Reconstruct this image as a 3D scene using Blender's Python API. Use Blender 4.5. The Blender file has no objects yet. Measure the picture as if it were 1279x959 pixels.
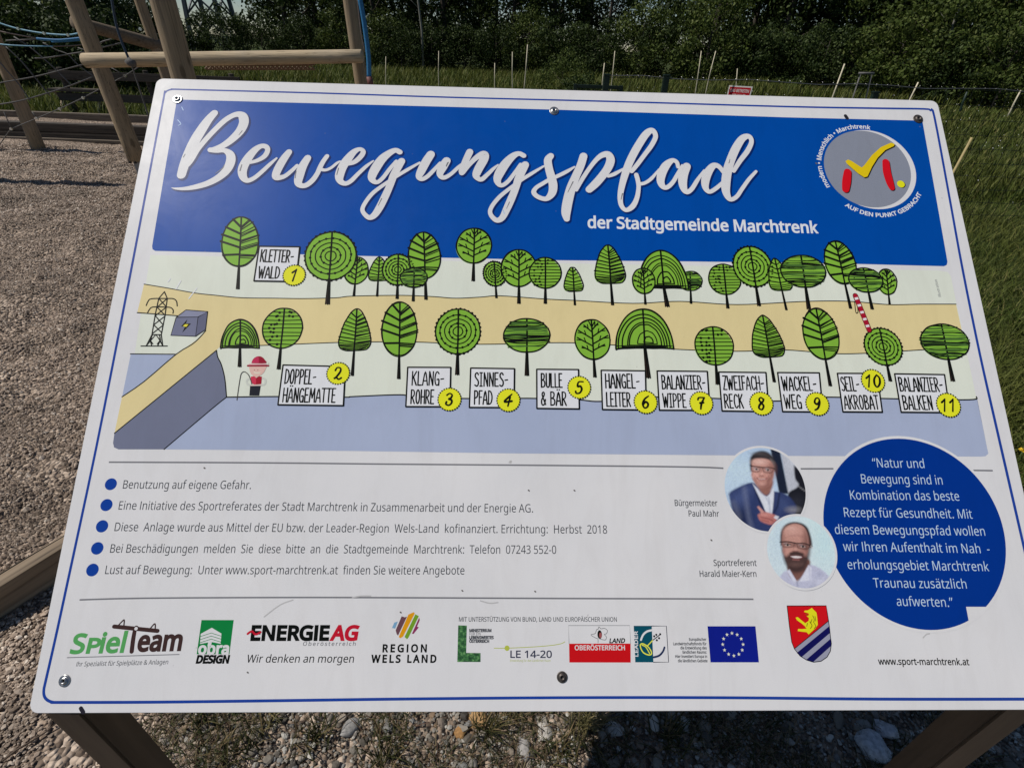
import bpy, bmesh, math, random
from mathutils import Vector, Matrix, noise
from mathutils.geometry import tessellate_polygon

random.seed(7)
SC = bpy.context.scene
COL = SC.collection
R_ = math.radians

# ------------------------------------------------------------------ camera
# The board is an A0 sheet (1.189 x 0.841 m); its four corners and the plumb lines
# of the posts give the lens, the pitch and the camera height.
PW, PH, F = 1279.0, 959.0, 626.0
CX, CY = 639.5, 479.5
EYE = Vector((0.0, 0.0, 1.5))
CR = Matrix(((0.99931336, 0.03705138, 0.0),
             (0.02067206, -0.5575464, 0.82988835),
             (0.03074851, -0.82931852, -0.55792949)))     # photo axes (right, down, forward) -> world

cam = bpy.data.cameras.new('camera')
cam.sensor_fit = 'HORIZONTAL'
cam.sensor_width = 36.0
cam.lens = 36.0 * F / PW
cam.clip_start = 0.02
cam.clip_end = 3000
cam_o = bpy.data.objects.new('camera', cam)
COL.objects.link(cam_o)
m3 = Matrix((CR.col[0], -CR.col[1], -CR.col[2])).transposed()
cam_o.matrix_world = Matrix.Translation(EYE) @ m3.to_4x4()
SC.camera = cam_o

# ------------------------------------------------------------------ sky, sun, exposure
SUN_AZ, SUN_EL = R_(-92), R_(55)
world = bpy.data.worlds.new('World')
SC.world = world
world.use_nodes = True
wn = world.node_tree
bg = wn.nodes['Background']
sky = wn.nodes.new('ShaderNodeTexSky')
sky.sky_type = 'NISHITA'
sky.sun_disc = False
sky.sun_elevation = SUN_EL
sky.sun_rotation = SUN_AZ
sky.air_density = 1.0
sky.ozone_density = 4.0
sky.altitude = 300
sky.dust_density = 0.0
wn.links.new(sky.outputs[0], bg.inputs[0])
bg.inputs[1].default_value = 0.06
sun = bpy.data.lights.new('sun', 'SUN')
sun.energy = 4.4
sun.angle = R_(0.5)
sun.color = (1.0, 0.955, 0.89)
sun_o = bpy.data.objects.new('sun', sun)
COL.objects.link(sun_o)
SDIR = Vector((math.sin(SUN_AZ) * math.cos(SUN_EL), math.cos(SUN_AZ) * math.cos(SUN_EL), math.sin(SUN_EL)))
sun_o.rotation_euler = SDIR.to_track_quat('Z', 'Y').to_euler()
sun_o.location = SDIR * 30
vs = SC.view_settings
vs.view_transform = 'Standard'
vs.look = 'None'
vs.gamma = 1
vs.use_curve_mapping = False
vs.exposure = -0.14

# ------------------------------------------------------------------ survey helpers
def ray(x, y):
    return (CR @ Vector(((x - CX) / F, (y - CY) / F, 1.0)))
def at_depth(x, y, Y):
    d = ray(x, y)
    return EYE + d * (Y / d.y)
def on_ground(x, y, z=0.0):
    d = ray(x, y)
    return EYE + d * ((z - EYE.z) / d.z)
def proj(p):
    c = CR.transposed() @ (Vector(p) - EYE)
    if c.z <= 0.01:
        return None
    return F * c.x / c.z + CX, F * c.y / c.z + CY

# ------------------------------------------------------------------ materials
def lin(c):
    c /= 255.0
    return c / 12.92 if c <= 0.04045 else ((c + 0.055) / 1.055) ** 2.4

MATS = {}
def new_mat(name):
    m = bpy.data.materials.new(name)
    m.use_nodes = True
    return m, m.node_tree, m.node_tree.nodes['Principled BSDF']

def ramp(nt, stops, fac):
    r = nt.nodes.new('ShaderNodeValToRGB')
    e = r.color_ramp.elements
    while len(e) < len(stops):
        e.new(0.5)
    for el, (p, c) in zip(e, stops):
        el.position = p
        el.color = (c[0], c[1], c[2], 1)
    nt.links.new(fac, r.inputs[0])
    return r.outputs[0]

def noise_tex(nt, scale, detail=4, rough=0.55, coord='Object', dist=0.0, stretch=None):
    tc = nt.nodes.new('ShaderNodeTexCoord')
    n = nt.nodes.new('ShaderNodeTexNoise')
    n.inputs['Scale'].default_value = scale
    n.inputs['Detail'].default_value = detail
    n.inputs['Roughness'].default_value = rough
    n.inputs['Distortion'].default_value = dist
    if stretch:
        mp = nt.nodes.new('ShaderNodeMapping')
        mp.inputs['Scale'].default_value = stretch
        nt.links.new(tc.outputs[coord], mp.inputs[0])
        nt.links.new(mp.outputs[0], n.inputs['Vector'])
    else:
        nt.links.new(tc.outputs[coord], n.inputs['Vector'])
    return n.outputs['Fac']

def bump(nt, bs, h, strength, dist):
    b = nt.nodes.new('ShaderNodeBump')
    b.inputs['Strength'].default_value = strength
    b.inputs['Distance'].default_value = dist
    nt.links.new(h, b.inputs['Height'])
    nt.links.new(b.outputs[0], bs.inputs['Normal'])

def mixc(nt, fac, a, b, mode='MIX'):
    m = nt.nodes.new('ShaderNodeMix')
    m.data_type = 'RGBA'
    m.blend_type = mode
    for i, v in ((0, fac), (6, a), (7, b)):
        if hasattr(v, 'links'):
            nt.links.new(v, m.inputs[i])
        elif i == 0:
            m.inputs[0].default_value = v
        else:
            m.inputs[i].default_value = (v[0], v[1], v[2], 1)
    return m.outputs[2]

KP = 1.26     # print albedo per displayed value of the photo
def ink(r, g, b, name=None):
    """printed colour under a worn laminate: slight mottling, fine dust, scuffs"""
    key = ('ink', r, g, b)
    if key in MATS:
        return MATS[key]
    c = [min(0.82, lin(v) * KP) for v in (r, g, b)]
    m, nt, bs = new_mat(name or 'print_%d_%d_%d' % (r, g, b))
    big = noise_tex(nt, 5.0, 5, 0.6)
    fine = noise_tex(nt, 900.0, 2, 0.5)
    v = ramp(nt, [(0.3, (0.915, 0.92, 0.925)), (0.7, (1.0, 0.995, 0.99))], big)
    streak = noise_tex(nt, 9.0, 6, 0.7, dist=1.2, stretch=(3.0, 0.7, 1))
    v = mixc(nt, 1.0, v, ramp(nt, [(0.32, (0.955, 0.95, 0.945)), (0.55, (1.0, 1.0, 1.0))], streak), 'MULTIPLY')
    v2 = ramp(nt, [(0.3, (0.965, 0.965, 0.965)), (0.65, (1.0, 1.0, 1.0))], fine)
    col = mixc(nt, 1.0, mixc(nt, 1.0, c, v, 'MULTIPLY'), v2, 'MULTIPLY')
    # specks of dirt
    sp = noise_tex(nt, 95.0, 1, 0.4)
    spf = ramp(nt, [(0.80, (0, 0, 0)), (0.86, (0.55, 0.55, 0.55))], sp)
    col = mixc(nt, spf, col, (0.24, 0.22, 0.20))
    nt.links.new(col, bs.inputs['Base Color'])
    sm = noise_tex(nt, 14.0, 6, 0.7, dist=0.6)
    rr = ramp(nt, [(0.35, (0.33,) * 3), (0.65, (0.42,) * 3)], sm)
    nt.links.new(rr, bs.inputs['Roughness'])
    bs.inputs['Specular IOR Level'].default_value = 0.07
    MATS[key] = m
    return m

def plain(name, c, rough=0.6, var=0.25, scale=20.0, metal=0.0, bmp=0.0, stretch=None, spec=0.4):
    if name in MATS:
        return MATS[name]
    m, nt, bs = new_mat(name)
    n = noise_tex(nt, scale, 5, 0.6, stretch=stretch)
    lo = [x * (1 - var) for x in c]
    hi = [min(1, x * (1 + var)) for x in c]
    nt.links.new(ramp(nt, [(0.3, lo), (0.7, hi)], n), bs.inputs['Base Color'])
    bs.inputs['Roughness'].default_value = rough
    bs.inputs['Metallic'].default_value = metal
    bs.inputs['Specular IOR Level'].default_value = spec
    if bmp:
        bump(nt, bs, n, 0.6, bmp)
    MATS[name] = m
    return m

def island_mat(name, stops, rough=0.7, spec=0.3, trans=0.0, patch=None):
    """colour picked per stone / leaf / blade"""
    if name in MATS:
        return MATS[name]
    m, nt, bs = new_mat(name)
    g = nt.nodes.new('ShaderNodeNewGeometry')
    col = ramp(nt, stops, g.outputs['Random Per Island'])
    if patch:
        n = noise_tex(nt, patch[0], 3, 0.5)
        col = mixc(nt, ramp(nt, [(0.38, (0, 0, 0)), (0.62, (patch[2],) * 3)], n), col, patch[1])
    nt.links.new(col, bs.inputs['Base Color'])
    bs.inputs['Roughness'].default_value = rough
    bs.inputs['Specular IOR Level'].default_value = spec
    if trans:
        t = nt.nodes.new('ShaderNodeBsdfTranslucent')
        nt.links.new(col, t.inputs[0])
        mx = nt.nodes.new('ShaderNodeMixShader')
        mx.inputs[0].default_value = trans
        nt.links.new(bs.outputs[0], mx.inputs[1])
        nt.links.new(t.outputs[0], mx.inputs[2])
        nt.links.new(mx.outputs[0], nt.nodes['Material Output'].inputs['Surface'])
    MATS[name] = m
    return m

# ------------------------------------------------------------------ object helpers
def link(o, parent=None):
    COL.objects.link(o)
    if parent is not None:
        o.parent = parent
    return o
def mesh_obj(name, verts, faces, mats, mi=None, parent=None, smooth=False):
    me = bpy.data.meshes.new(name)
    me.from_pydata([tuple(v) for v in verts], [], faces)
    for m in (mats if isinstance(mats, (list, tuple)) else [mats]):
        me.materials.append(m)
    if mi is not None:
        me.polygons.foreach_set('material_index', mi)
    if smooth:
        me.polygons.foreach_set('use_smooth', [True] * len(faces))
    me.update()
    return link(bpy.data.objects.new(name, me), parent)
def tag(o, label=None, cat=None, group=None, kind=None):
    for k, v in (('label', label), ('category', cat), ('group', group), ('kind', kind)):
        if v:
            o[k] = v
    return o
def thing(name, loc, label, cat, group=None):
    o = bpy.data.objects.new(name, None)
    o.empty_display_size = 0.1
    o.location = loc
    link(o)
    return tag(o, label, cat, group)

class Solid:
    """collects shapes for ONE mesh"""
    def __init__(s, org=(0, 0, 0)):
        s.v, s.f, s.o = [], [], Vector(org)
    def add(s, verts, faces):
        b = len(s.v)
        s.v += [Vector(p) - s.o for p in verts]
        s.f += [tuple(i + b for i in f) for f in faces]
    def tube(s, pts, radii, n=8, cap=True, wob=0.0):
        pts = [Vector(p) for p in pts]
        if not isinstance(radii, (list, tuple)):
            radii = [radii] * len(pts)
        vs, fs, up = [], [], None
        for i, p in enumerate(pts):
            d = (pts[min(i + 1, len(pts) - 1)] - pts[max(i - 1, 0)]).normalized()
            if up is None:
                up = d.orthogonal().normalized()
            up = (up - d * up.dot(d)).normalized()
            sd = d.cross(up)
            for k in range(n):
                a = 2 * math.pi * k / n
                r = radii[i] * (1 + (random.uniform(-wob, wob) if wob else 0))
                vs.append(p + up * (math.cos(a) * r) + sd * (math.sin(a) * r))
        for i in range(len(pts) - 1):
            for k in range(n):
                a, b = i * n + k, i * n + (k + 1) % n
                fs.append((a, b, b + n, a + n))
        if cap:
            fs.append(tuple(range(n - 1, -1, -1)))
            fs.append(tuple((len(pts) - 1) * n + k for k in range(n)))
        s.add(vs, fs)
    def log(s, a, b, r0, r1=None, n=14, seg=10, bend=0.0):
        """round timber with bevelled ends"""
        a, b = Vector(a), Vector(b)
        r1 = r1 or r0
        ps, rs = [], []
        L = (b - a).length
        bev = min(0.012, r0 * 0.15)
        for t in [0, bev / L] + [i / seg for i in range(1, seg)] + [1 - bev / L, 1]:
            ps.append(a.lerp(b, t) + Vector((0, 0, bend * math.sin(t * math.pi))))
            rs.append(r0 + (r1 - r0) * t)
        rs[0] -= bev
        rs[-1] -= bev
        s.tube(ps, rs, n)
    def box(s, c, size, rot=None, bev=0.0):
        bm = bmesh.new()
        bmesh.ops.create_cube(bm, size=1)
        for v in bm.verts:
            v.co = Vector((v.co.x * size[0], v.co.y * size[1], v.co.z * size[2]))
        if bev:
            bmesh.ops.bevel(bm, geom=bm.edges[:], offset=bev, segments=2, affect='EDGES')
        M = Matrix.Translation(Vector(c)) @ (rot.to_4x4() if rot else Matrix.Identity(4))
        bm.verts.index_update()
        s.add([M @ v.co for v in bm.verts], [tuple(v.index for v in f.verts) for f in bm.faces])
        bm.free()
    def build(s, name, mats, parent=None, smooth=False):
        return mesh_obj(name, s.v, s.f, mats, None, parent, smooth)

# outlines of the sans-serif lettering: character | advance | contours (1/1000 em, cap height 714)
GLYPHS = '''
A|639|545,0 459,221 176,221 91,0 0,0 279,717 360,717 638,0;352,517 342,546 328,589 318,624 307,583 296,546 287,517 206,301 432,301
B|650|301,714 419,704 503,674 555,620 572,537 568,497 556,462 537,433 510,408 477,390 436,379 436,374 517,348 550,325 575,294 591,254 596,203 588,143 566,92 530,52 480,23 420,6 348,0 97,0 97,714;319,410 397,417 445,439 470,476 479,527 469,578 437,611 384,631 305,637 187,637 187,410;187,335 187,76 331,76 412,85 463,113 491,156 500,210 496,246 483,276 461,301 428,319 383,331 324,335
C|632|403,645 349,640 300,625 258,601 222,568 194,527 173,477 160,421 156,357 163,275 183,204 218,146 265,104 327,78 402,69 491,77 573,97 573,19 490,-3 389,-10 289,1 207,35 143,89 97,163 70,253 61,358 67,435 83,506 111,568 149,622 198,665 257,698 326,717 404,724 510,713 601,682 565,606 491,633
D|730|669,364 658,254 624,163 570,92 497,41 405,10 296,0 97,0 97,714 317,714 418,704 504,674 574,625 626,556 658,470;574,361 566,447 542,517 504,570 450,607 384,630 304,637 187,637 187,77 284,77 411,95 501,148 556,237
E|556|496,0 97,0 97,714 496,714 496,635 187,635 187,412 478,412 478,334 187,334 187,79 496,79
F|519|187,0 97,0 97,714 496,714 496,635 187,635 187,382 477,382 477,303 187,303
G|728|407,377 654,377 654,27 537,-1 403,-10 301,1 216,34 149,88 100,161 71,252 61,357 72,461 105,551 159,624 231,678 323,713 431,724 544,713 644,682 610,604 524,633 426,645 347,636 280,610 226,568 187,510 163,440 155,357 162,277 182,206 218,148 269,104 337,77 424,68 504,73 564,85 564,297 407,297
H|741|643,0 553,0 553,333 187,333 187,0 97,0 97,714 187,714 187,412 553,412 553,714 643,714
I|339|298,0 40,0 40,52 124,71 124,642 40,662 40,714 298,714 298,662 214,642 214,71 298,52
J|273|-4,-190 -46,-186 -78,-177 -78,-101 -44,-108 -6,-111 42,-101 62,-87 78,-66 89,-36 92,4 92,714 182,714 182,11 176,-52 159,-102 131,-141 94,-168 48,-185
K|619|619,0 513,0 260,341 187,277 187,0 97,0 97,714 187,714 187,362 248,430 310,498 503,714 608,714 325,403
L|524|97,0 97,714 187,714 187,80 499,80 499,0
M|907|412,0 177,626 173,626 176,575 179,507 180,433 180,0 97,0 97,714 230,714 450,129 454,129 678,714 810,714 810,0 721,0 721,439 722,508 725,573 728,625 724,625 486,0
N|760|663,0 558,0 176,593 172,593 175,538 178,471 180,399 180,0 97,0 97,714 201,714 582,123 586,123 583,171 580,241 579,311 579,714 663,714
O|781|720,358 715,279 699,207 673,145 636,91 590,48 533,16 467,-3 391,-10 312,-3 245,16 188,48 142,91 106,145 81,208 66,280 61,359 70,462 97,551 142,624 206,679 290,713 392,725 490,714 572,679 636,625 682,551 711,462;156,358 162,274 181,203 213,145 258,103 318,77 391,68 465,77 523,103 568,146 600,203 619,274 625,358 611,478 569,569 497,627 392,646 318,637 258,611 213,570 181,512 162,442
P|605|286,714 407,700 490,659 538,593 554,504 539,419 520,381 492,347 453,318 404,296 343,283 269,278 187,278 187,0 97,0 97,714;278,637 187,637 187,355 259,355 321,359 372,369 411,388 439,416 456,453 461,500 450,560 417,603 360,629
R|622|294,714 375,708 440,691 491,663 526,624 547,573 554,511 549,459 533,416 509,382 479,355 411,320 607,0 502,0 329,295 187,295 187,0 97,0 97,714;289,636 187,636 187,371 294,371 369,380 421,405 451,448 461,507 456,549 442,582 419,606 386,623 343,633
S|549|502,191 494,132 471,82 433,43 382,14 320,-4 247,-10 171,-6 104,5 51,24 51,110 140,81 251,68 300,71 340,82 371,99 394,122 408,150 412,183 408,215 397,242 377,265 345,286 244,330 163,366 106,411 71,468 60,542 67,595 89,639 124,675 169,702 225,718 288,724 396,713 485,684 457,607 376,634 286,645 245,642 211,632 185,616 166,595 155,570 151,541 155,508 166,481 186,458 215,438 307,397 413,347 452,318 479,284 496,242
T|556|323,0 233,0 233,635 10,635 10,714 545,714 545,635 323,635
U|731|640,252 632,182 610,118 572,65 518,24 449,-1 362,-10 245,8 159,62 107,147 90,254 90,714 180,714 180,251 192,174 226,116 285,80 367,68 426,74 472,91 508,119 532,156 546,201 551,252 551,714 640,714
V|600|600,714 345,0 255,0 0,714 94,714 255,256 274,200 288,148 300,100 311,149 326,201 345,258 505,714
W|930|917,714 727,0 636,0 497,468 485,511 474,553 465,587 461,609 457,587 450,553 439,510 427,465 292,0 201,0 12,714 106,714 217,278 228,232 237,188 245,147 251,108 257,149 266,192 277,238 289,283 415,714 508,714 639,280 652,233 663,188 671,145 678,108 686,160 698,218 713,279 823,714
Z|572|533,0 38,0 38,68 414,634 50,634 50,714 523,714 523,646 147,80 533,80
a|561|288,545 373,534 433,502 468,446 480,365 480,0 416,0 399,76 395,76 347,27 291,-1 215,-10 169,-6 128,7 94,29 68,59 52,100 46,149 62,220 109,272 189,306 303,320 394,323 394,355 387,412 365,448 330,467 283,474 203,461 132,433 105,499 188,531;314,259 229,249 175,227 147,193 137,148 144,109 164,82 196,66 235,61 297,70 348,98 382,146 393,214 393,262
b|615|173,575 171,511 168,465 173,465 200,496 236,522 282,539 339,545 429,528 499,475 545,389 560,268 553,183 532,114 499,60 455,21 401,-2 339,-10 282,-4 236,13 200,38 173,68 166,68 148,0 85,0 85,760 173,760;324,472 273,467 234,450 206,423 187,384 176,334 173,271 173,267 181,180 205,115 252,76 326,63 389,76 433,116 460,181 469,269 460,357 433,421 388,459
c|480|300,-10 233,-3 173,19 124,56 86,109 63,178 55,265 63,355 88,426 127,480 177,517 238,539 306,546 385,537 447,517 420,444 364,461 304,469 255,463 215,446 184,417 163,378 150,327 146,266 150,207 163,157 184,118 214,89 252,72 299,66 376,75 438,97 438,19 378,-2
d|615|275,-10 185,7 115,59 70,146 55,267 70,388 115,475 186,528 276,546 349,535 403,507 442,467 448,467 444,505 442,546 442,760 530,760 530,0 459,0 446,72 442,72 403,30 349,1;289,63 361,75 408,109 434,168 443,250 443,266 435,354 410,419 363,460 288,473 226,459 181,416 155,350 146,265 155,180 181,116 226,76
e|564|292,546 356,538 410,516 454,480 486,431 506,372 513,304 513,251 146,251 159,171 192,112 246,77 317,65 407,74 489,102 489,25 408,-1 313,-10 241,-2 178,21 127,60 87,113 63,182 55,264 62,346 84,415 120,471 167,512 225,538;291,474 235,464 191,433 162,385 148,321 421,321 417,364 407,401 389,431 365,454 332,469
f|344|332,468 197,468 197,0 109,0 109,468 15,468 15,509 109,539 109,570 114,633 129,682 155,719 189,745 232,760 283,765 341,759 387,747 364,678 327,688 284,693 246,686 218,663 202,626 197,571 197,536 332,536
g|615|275,546 325,541 370,526 410,501 443,465 448,465 460,536 530,536 530,-9 523,-79 504,-136 471,-182 425,-214 365,-234 290,-240 183,-231 97,-206 97,-125 186,-156 295,-167 357,-157 403,-126 433,-79 443,-16 443,5 444,40 446,71 442,71 411,35 373,10 328,-5 276,-10 183,8 113,63 70,150 55,267 70,382 113,470 183,527;287,472 245,466 210,448 183,418 163,378 150,327 146,266 155,179 182,114 227,75 289,62 359,72 385,86 407,105 435,163 444,246 444,267 440,333 427,385 406,424 376,451 336,467
h|618|173,537 171,498 168,462 174,462 217,508 275,535 341,545 401,540 449,524 488,498 515,461 531,412 537,349 537,0 450,0 450,343 443,400 421,440 384,464 330,472 276,466 236,449 207,422 187,383 177,335 173,277 173,0 85,0 85,760 173,760
i|258|173,536 173,0 85,0 85,536;130,737 165,723 177,706 181,681 177,656 165,639 130,625 110,628 93,639 82,656 78,681 82,706 93,723 110,734
j|258|22,-240 -22,-236 -55,-228 -55,-157 -24,-164 11,-167 40,-163 64,-149 80,-124 85,-83 85,536 173,536 173,-80 169,-127 157,-166 137,-198 108,-221 70,-235;78,681 82,706 93,723 110,734 130,737 165,723 177,706 181,681 177,656 165,639 130,625 110,628 93,639 82,656
k|534|172,363 171,321 168,276 172,276 190,299 214,329 236,355 407,536 510,536 293,307 525,0 419,0 233,250 172,197 172,0 85,0 85,760 172,760
l|258|173,0 85,0 85,760 173,760
m|935|673,546 752,534 809,499 843,439 854,349 854,0 767,0 767,345 760,400 740,440 707,464 658,472 591,461 546,427 521,372 513,296 513,0 426,0 426,345 414,415 399,440 378,458 350,468 316,472 268,466 231,449 204,422 186,384 176,336 173,278 173,0 85,0 85,536 156,536 169,463 174,463 215,509 270,537 332,546 389,540 435,524 471,496 496,456 501,456 533,496 574,524 622,540
n|618|343,546 427,534 488,499 525,439 537,349 537,0 450,0 450,343 443,400 421,440 384,464 330,472 255,460 207,422 181,361 173,278 173,0 85,0 85,536 156,536 169,463 174,463 218,509 277,537
o|605|551,269 547,206 533,150 512,103 483,63 447,31 405,8 355,-5 301,-10 250,-5 203,8 161,31 125,63 96,103 73,150 60,206 55,269 62,351 85,419 121,474 171,513 232,538 304,546 373,538 432,513 482,474 519,419 543,351;146,269 150,210 163,159 184,118 214,88 254,69 303,63 352,69 392,88 422,118 443,159 456,210 460,269 456,328 443,378 422,418 391,447 352,466 302,472 231,459 183,418 155,354
p|615|340,546 429,529 499,477 545,391 560,269 553,185 532,115 499,61 455,21 402,-2 339,-10 266,1 211,29 173,68 167,68 171,25 173,-20 173,-240 85,-240 85,536 157,536 169,463 173,463 211,505 265,535;324,472 275,467 237,451 208,426 189,390 177,343 173,286 173,269 176,208 187,157 206,117 234,87 274,69 326,63 371,70 406,90 434,122 453,163 465,213 469,270 460,353 433,417 388,458
r|413|335,546 367,544 398,540 387,459 358,464 329,466 270,453 220,416 185,360 173,286 173,0 85,0 85,536 157,536 167,438 171,438 212,492 267,531 300,542
s|479|434,148 427,100 408,61 376,30 334,8 282,-5 220,-10 123,-1 52,24 52,104 129,74 222,61 280,66 319,82 342,108 349,140 338,176 298,208 217,244 128,284 95,306 71,332 56,364 51,404 65,464 106,509 171,537 252,546 343,536 423,510 393,440 322,464 246,474 198,470 163,456 142,436 135,409 148,371 191,341 273,307 360,268 392,246 415,219 429,187
t|361|264,62 305,65 339,73 339,6 299,-5 249,-10 209,-6 171,4 139,24 114,55 97,98 92,156 92,468 16,468 16,510 93,545 128,659 180,659 180,536 335,536 335,468 180,468 180,158 186,115 203,85 230,68
u|618|533,536 533,0 461,0 448,71 444,71 400,25 341,-1 274,-10 215,-5 167,10 128,37 101,74 84,123 79,185 79,536 168,536 168,191 175,135 197,95 234,71 287,63 341,69 381,85 411,113 430,151 441,200 445,257 445,536
v|508|203,0 0,536 94,536 208,220 225,171 241,119 251,78 255,78 266,120 283,172 300,220 414,536 508,536 304,0
w|786|431,303 419,344 408,383 400,418 394,445 390,445 384,418 376,383 366,343 354,302 258,1 158,1 11,537 102,537 176,251 191,192 203,136 211,91 215,91 222,121 230,159 240,199 251,235 346,537 442,537 534,235 548,186 562,135 570,92 574,92 581,134 594,190 610,251 685,537 775,537 626,1 523,1
x|529|212,274 27,536 127,536 265,334 402,536 501,536 316,274 511,0 411,0 265,214 117,0 18,0
z|470|431,0 39,0 39,58 327,468 56,468 56,536 424,536 424,470 140,68 431,68
Ä|639|545,0 459,221 176,221 91,0 0,0 279,717 360,717 638,0;352,517 342,546 328,589 318,624 307,583 296,546 287,517 206,301 432,301;178,859 182,881 192,896 225,908 258,896 268,881 272,859 268,837 258,821 225,809 192,821 181,837;366,859 369,881 379,896 412,908 445,896 456,881 459,859 455,837 445,821 412,809 379,821 369,837
Ö|781|720,358 715,279 699,207 673,145 636,91 590,48 533,16 467,-3 391,-10 312,-3 245,16 188,48 142,91 106,145 81,208 66,280 61,359 70,462 97,551 142,624 206,679 290,713 392,725 490,714 572,679 636,625 682,551 711,462;156,358 162,274 181,203 213,145 258,103 318,77 391,68 465,77 523,103 568,146 600,203 619,274 625,358 611,478 569,569 497,627 392,646 318,637 258,611 213,570 181,512 162,442;251,859 254,881 265,896 298,908 331,896 341,881 345,859 341,837 331,821 298,809 265,821 254,837;439,859 442,881 452,896 485,908 518,896 528,881 532,859 528,837 518,821 485,809 452,821 442,837
Ü|731|640,252 632,182 610,118 572,65 518,24 449,-1 362,-10 245,8 159,62 107,147 90,254 90,714 180,714 180,251 192,174 226,116 285,80 367,68 426,74 472,91 508,119 532,156 546,201 551,252 551,714 640,714;226,859 230,881 240,896 273,908 306,896 317,881 320,859 317,837 306,821 273,809 240,821 229,837;414,859 417,881 427,896 460,908 493,896 503,881 507,859 503,837 493,821 460,809 427,821 417,837
ä|561|288,545 373,534 433,502 468,446 480,365 480,0 416,0 399,76 395,76 347,27 291,-1 215,-10 169,-6 128,7 94,29 68,59 52,100 46,149 62,220 109,272 189,306 303,320 394,323 394,355 387,412 365,448 330,467 283,474 203,461 132,433 105,499 188,531;314,259 229,249 175,227 147,193 137,148 144,109 164,82 196,66 235,61 297,70 348,98 382,146 393,214 393,262;141,681 144,703 155,718 188,730 221,718 231,703 235,681 231,659 221,643 188,631 155,643 144,659;329,681 332,703 342,718 375,730 408,718 419,703 422,681 418,659 408,643 375,631 342,643 332,659
ö|605|551,269 547,206 533,150 512,103 483,63 447,31 405,8 355,-5 301,-10 250,-5 203,8 161,31 125,63 96,103 73,150 60,206 55,269 62,351 85,419 121,474 171,513 232,538 304,546 373,538 432,513 482,474 519,419 543,351;146,269 150,210 163,159 184,118 214,88 254,69 303,63 352,69 392,88 422,118 443,159 456,210 460,269 456,328 443,378 422,418 391,447 352,466 302,472 231,459 183,418 155,354;163,681 167,703 177,718 210,730 243,718 253,703 257,681 254,659 243,643 210,631 177,643 167,659;351,681 354,703 365,718 397,730 430,718 441,703 444,681 441,659 430,643 397,631 365,643 354,659
ü|618|533,536 533,0 461,0 448,71 444,71 400,25 341,-1 274,-10 215,-5 167,10 128,37 101,74 84,123 79,185 79,536 168,536 168,191 175,135 197,95 234,71 287,63 341,69 381,85 411,113 430,151 441,200 445,257 445,536;169,681 172,703 183,718 216,730 249,718 259,703 263,681 260,659 249,643 216,631 183,643 172,659;357,681 360,703 370,718 403,730 436,718 446,703 450,681 446,659 436,643 403,631 370,643 360,659
0|572|523,358 510,203 493,140 468,87 436,46 394,15 344,-4 285,-10 212,1 152,34 107,88 74,160 55,251 49,358 55,466 72,556 103,628 148,682 208,714 285,725 358,714 418,682 464,628 497,556 516,466;137,358 141,268 151,195 171,138 198,97 236,73 285,65 334,73 371,97 400,137 419,194 430,268 434,358 430,448 419,520 400,577 371,617 334,642 285,650 236,642 198,617 171,577 151,520 141,448
1|572|355,0 269,0 269,499 269,548 271,585 273,622 244,595 211,567 135,505 89,564 282,714 355,714
2|572|520,0 48,0 48,73 235,262 326,358 382,440 396,483 401,529 392,581 366,618 326,641 275,649 226,644 183,631 103,581 56,640 117,683 190,713 275,724 337,718 390,701 433,673 464,635 484,589 491,534 485,480 468,429 440,380 404,333 308,231 159,84 159,80 520,80
3|572|493,547 489,502 475,464 453,432 423,407 387,388 345,376 345,372 420,353 473,318 504,267 515,203 508,144 486,92 449,49 397,17 327,-3 241,-10 137,-1 45,29 45,111 142,76 242,64 325,73 381,101 412,146 423,205 417,246 399,277 371,301 331,318 281,328 223,331 154,331 154,406 224,406 278,410 322,423 357,443 382,470 398,503 403,541 394,587 368,621 327,643 273,650 204,642 146,621 93,590 49,650 92,678 143,702 204,718 272,724 370,711 438,674 479,617
4|572|552,162 448,162 448,0 363,0 363,162 21,162 21,237 357,718 448,718 448,241 552,241;363,466 363,513 365,554 366,590 368,624 364,624 344,583 321,546 107,241 363,241
5|572|275,438 343,432 402,413 450,383 485,341 508,290 515,228 507,159 483,100 444,53 391,18 326,-3 248,-10 144,0 63,29 63,112 150,77 249,65 299,69 341,81 377,103 403,132 419,171 425,219 414,281 382,326 326,355 246,364 182,359 124,349 80,377 107,714 465,714 465,634 182,634 165,427 211,434
6|572|55,305 63,427 93,540 118,591 151,635 193,672 244,700 307,718 382,724 428,722 470,715 470,640 429,649 384,652 321,646 269,629 228,602 196,566 174,523 158,474 143,363 149,363 187,406 242,436 318,447 376,441 426,421 468,390 499,347 519,294 525,230 518,161 497,102 463,54 418,19 363,-3 298,-10 249,-5 203,9 162,33 125,67 96,111 73,165 60,230;297,64 354,74 399,104 428,156 438,230 429,291 403,338 360,368 300,378 256,373 218,358 187,336 163,309 149,278 144,247 153,182 182,123 230,80 261,68
7|572|136,0 429,634 44,634 44,714 523,714 523,646 233,0
8|572|285,724 344,719 396,704 439,680 471,647 492,604 499,553 494,513 480,478 431,421 363,378 443,330 475,302 500,269 517,230 522,185 515,129 493,81 458,43 411,14 354,-4 288,-10 217,-4 157,13 111,41 76,78 56,126 49,182 54,228 69,267 93,300 124,329 197,373 133,418 88,477 76,513 72,554 79,605 100,646 133,680 176,704 227,719;135,181 144,133 172,94 219,69 286,60 350,69 397,94 426,134 436,184 431,217 417,245 365,293 286,331 270,337 196,296 150,246 139,216;284,653 234,646 193,626 167,594 158,550 162,516 175,488 223,445 289,412 351,445 395,488 408,517 412,550 403,594 377,626 336,646
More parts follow.
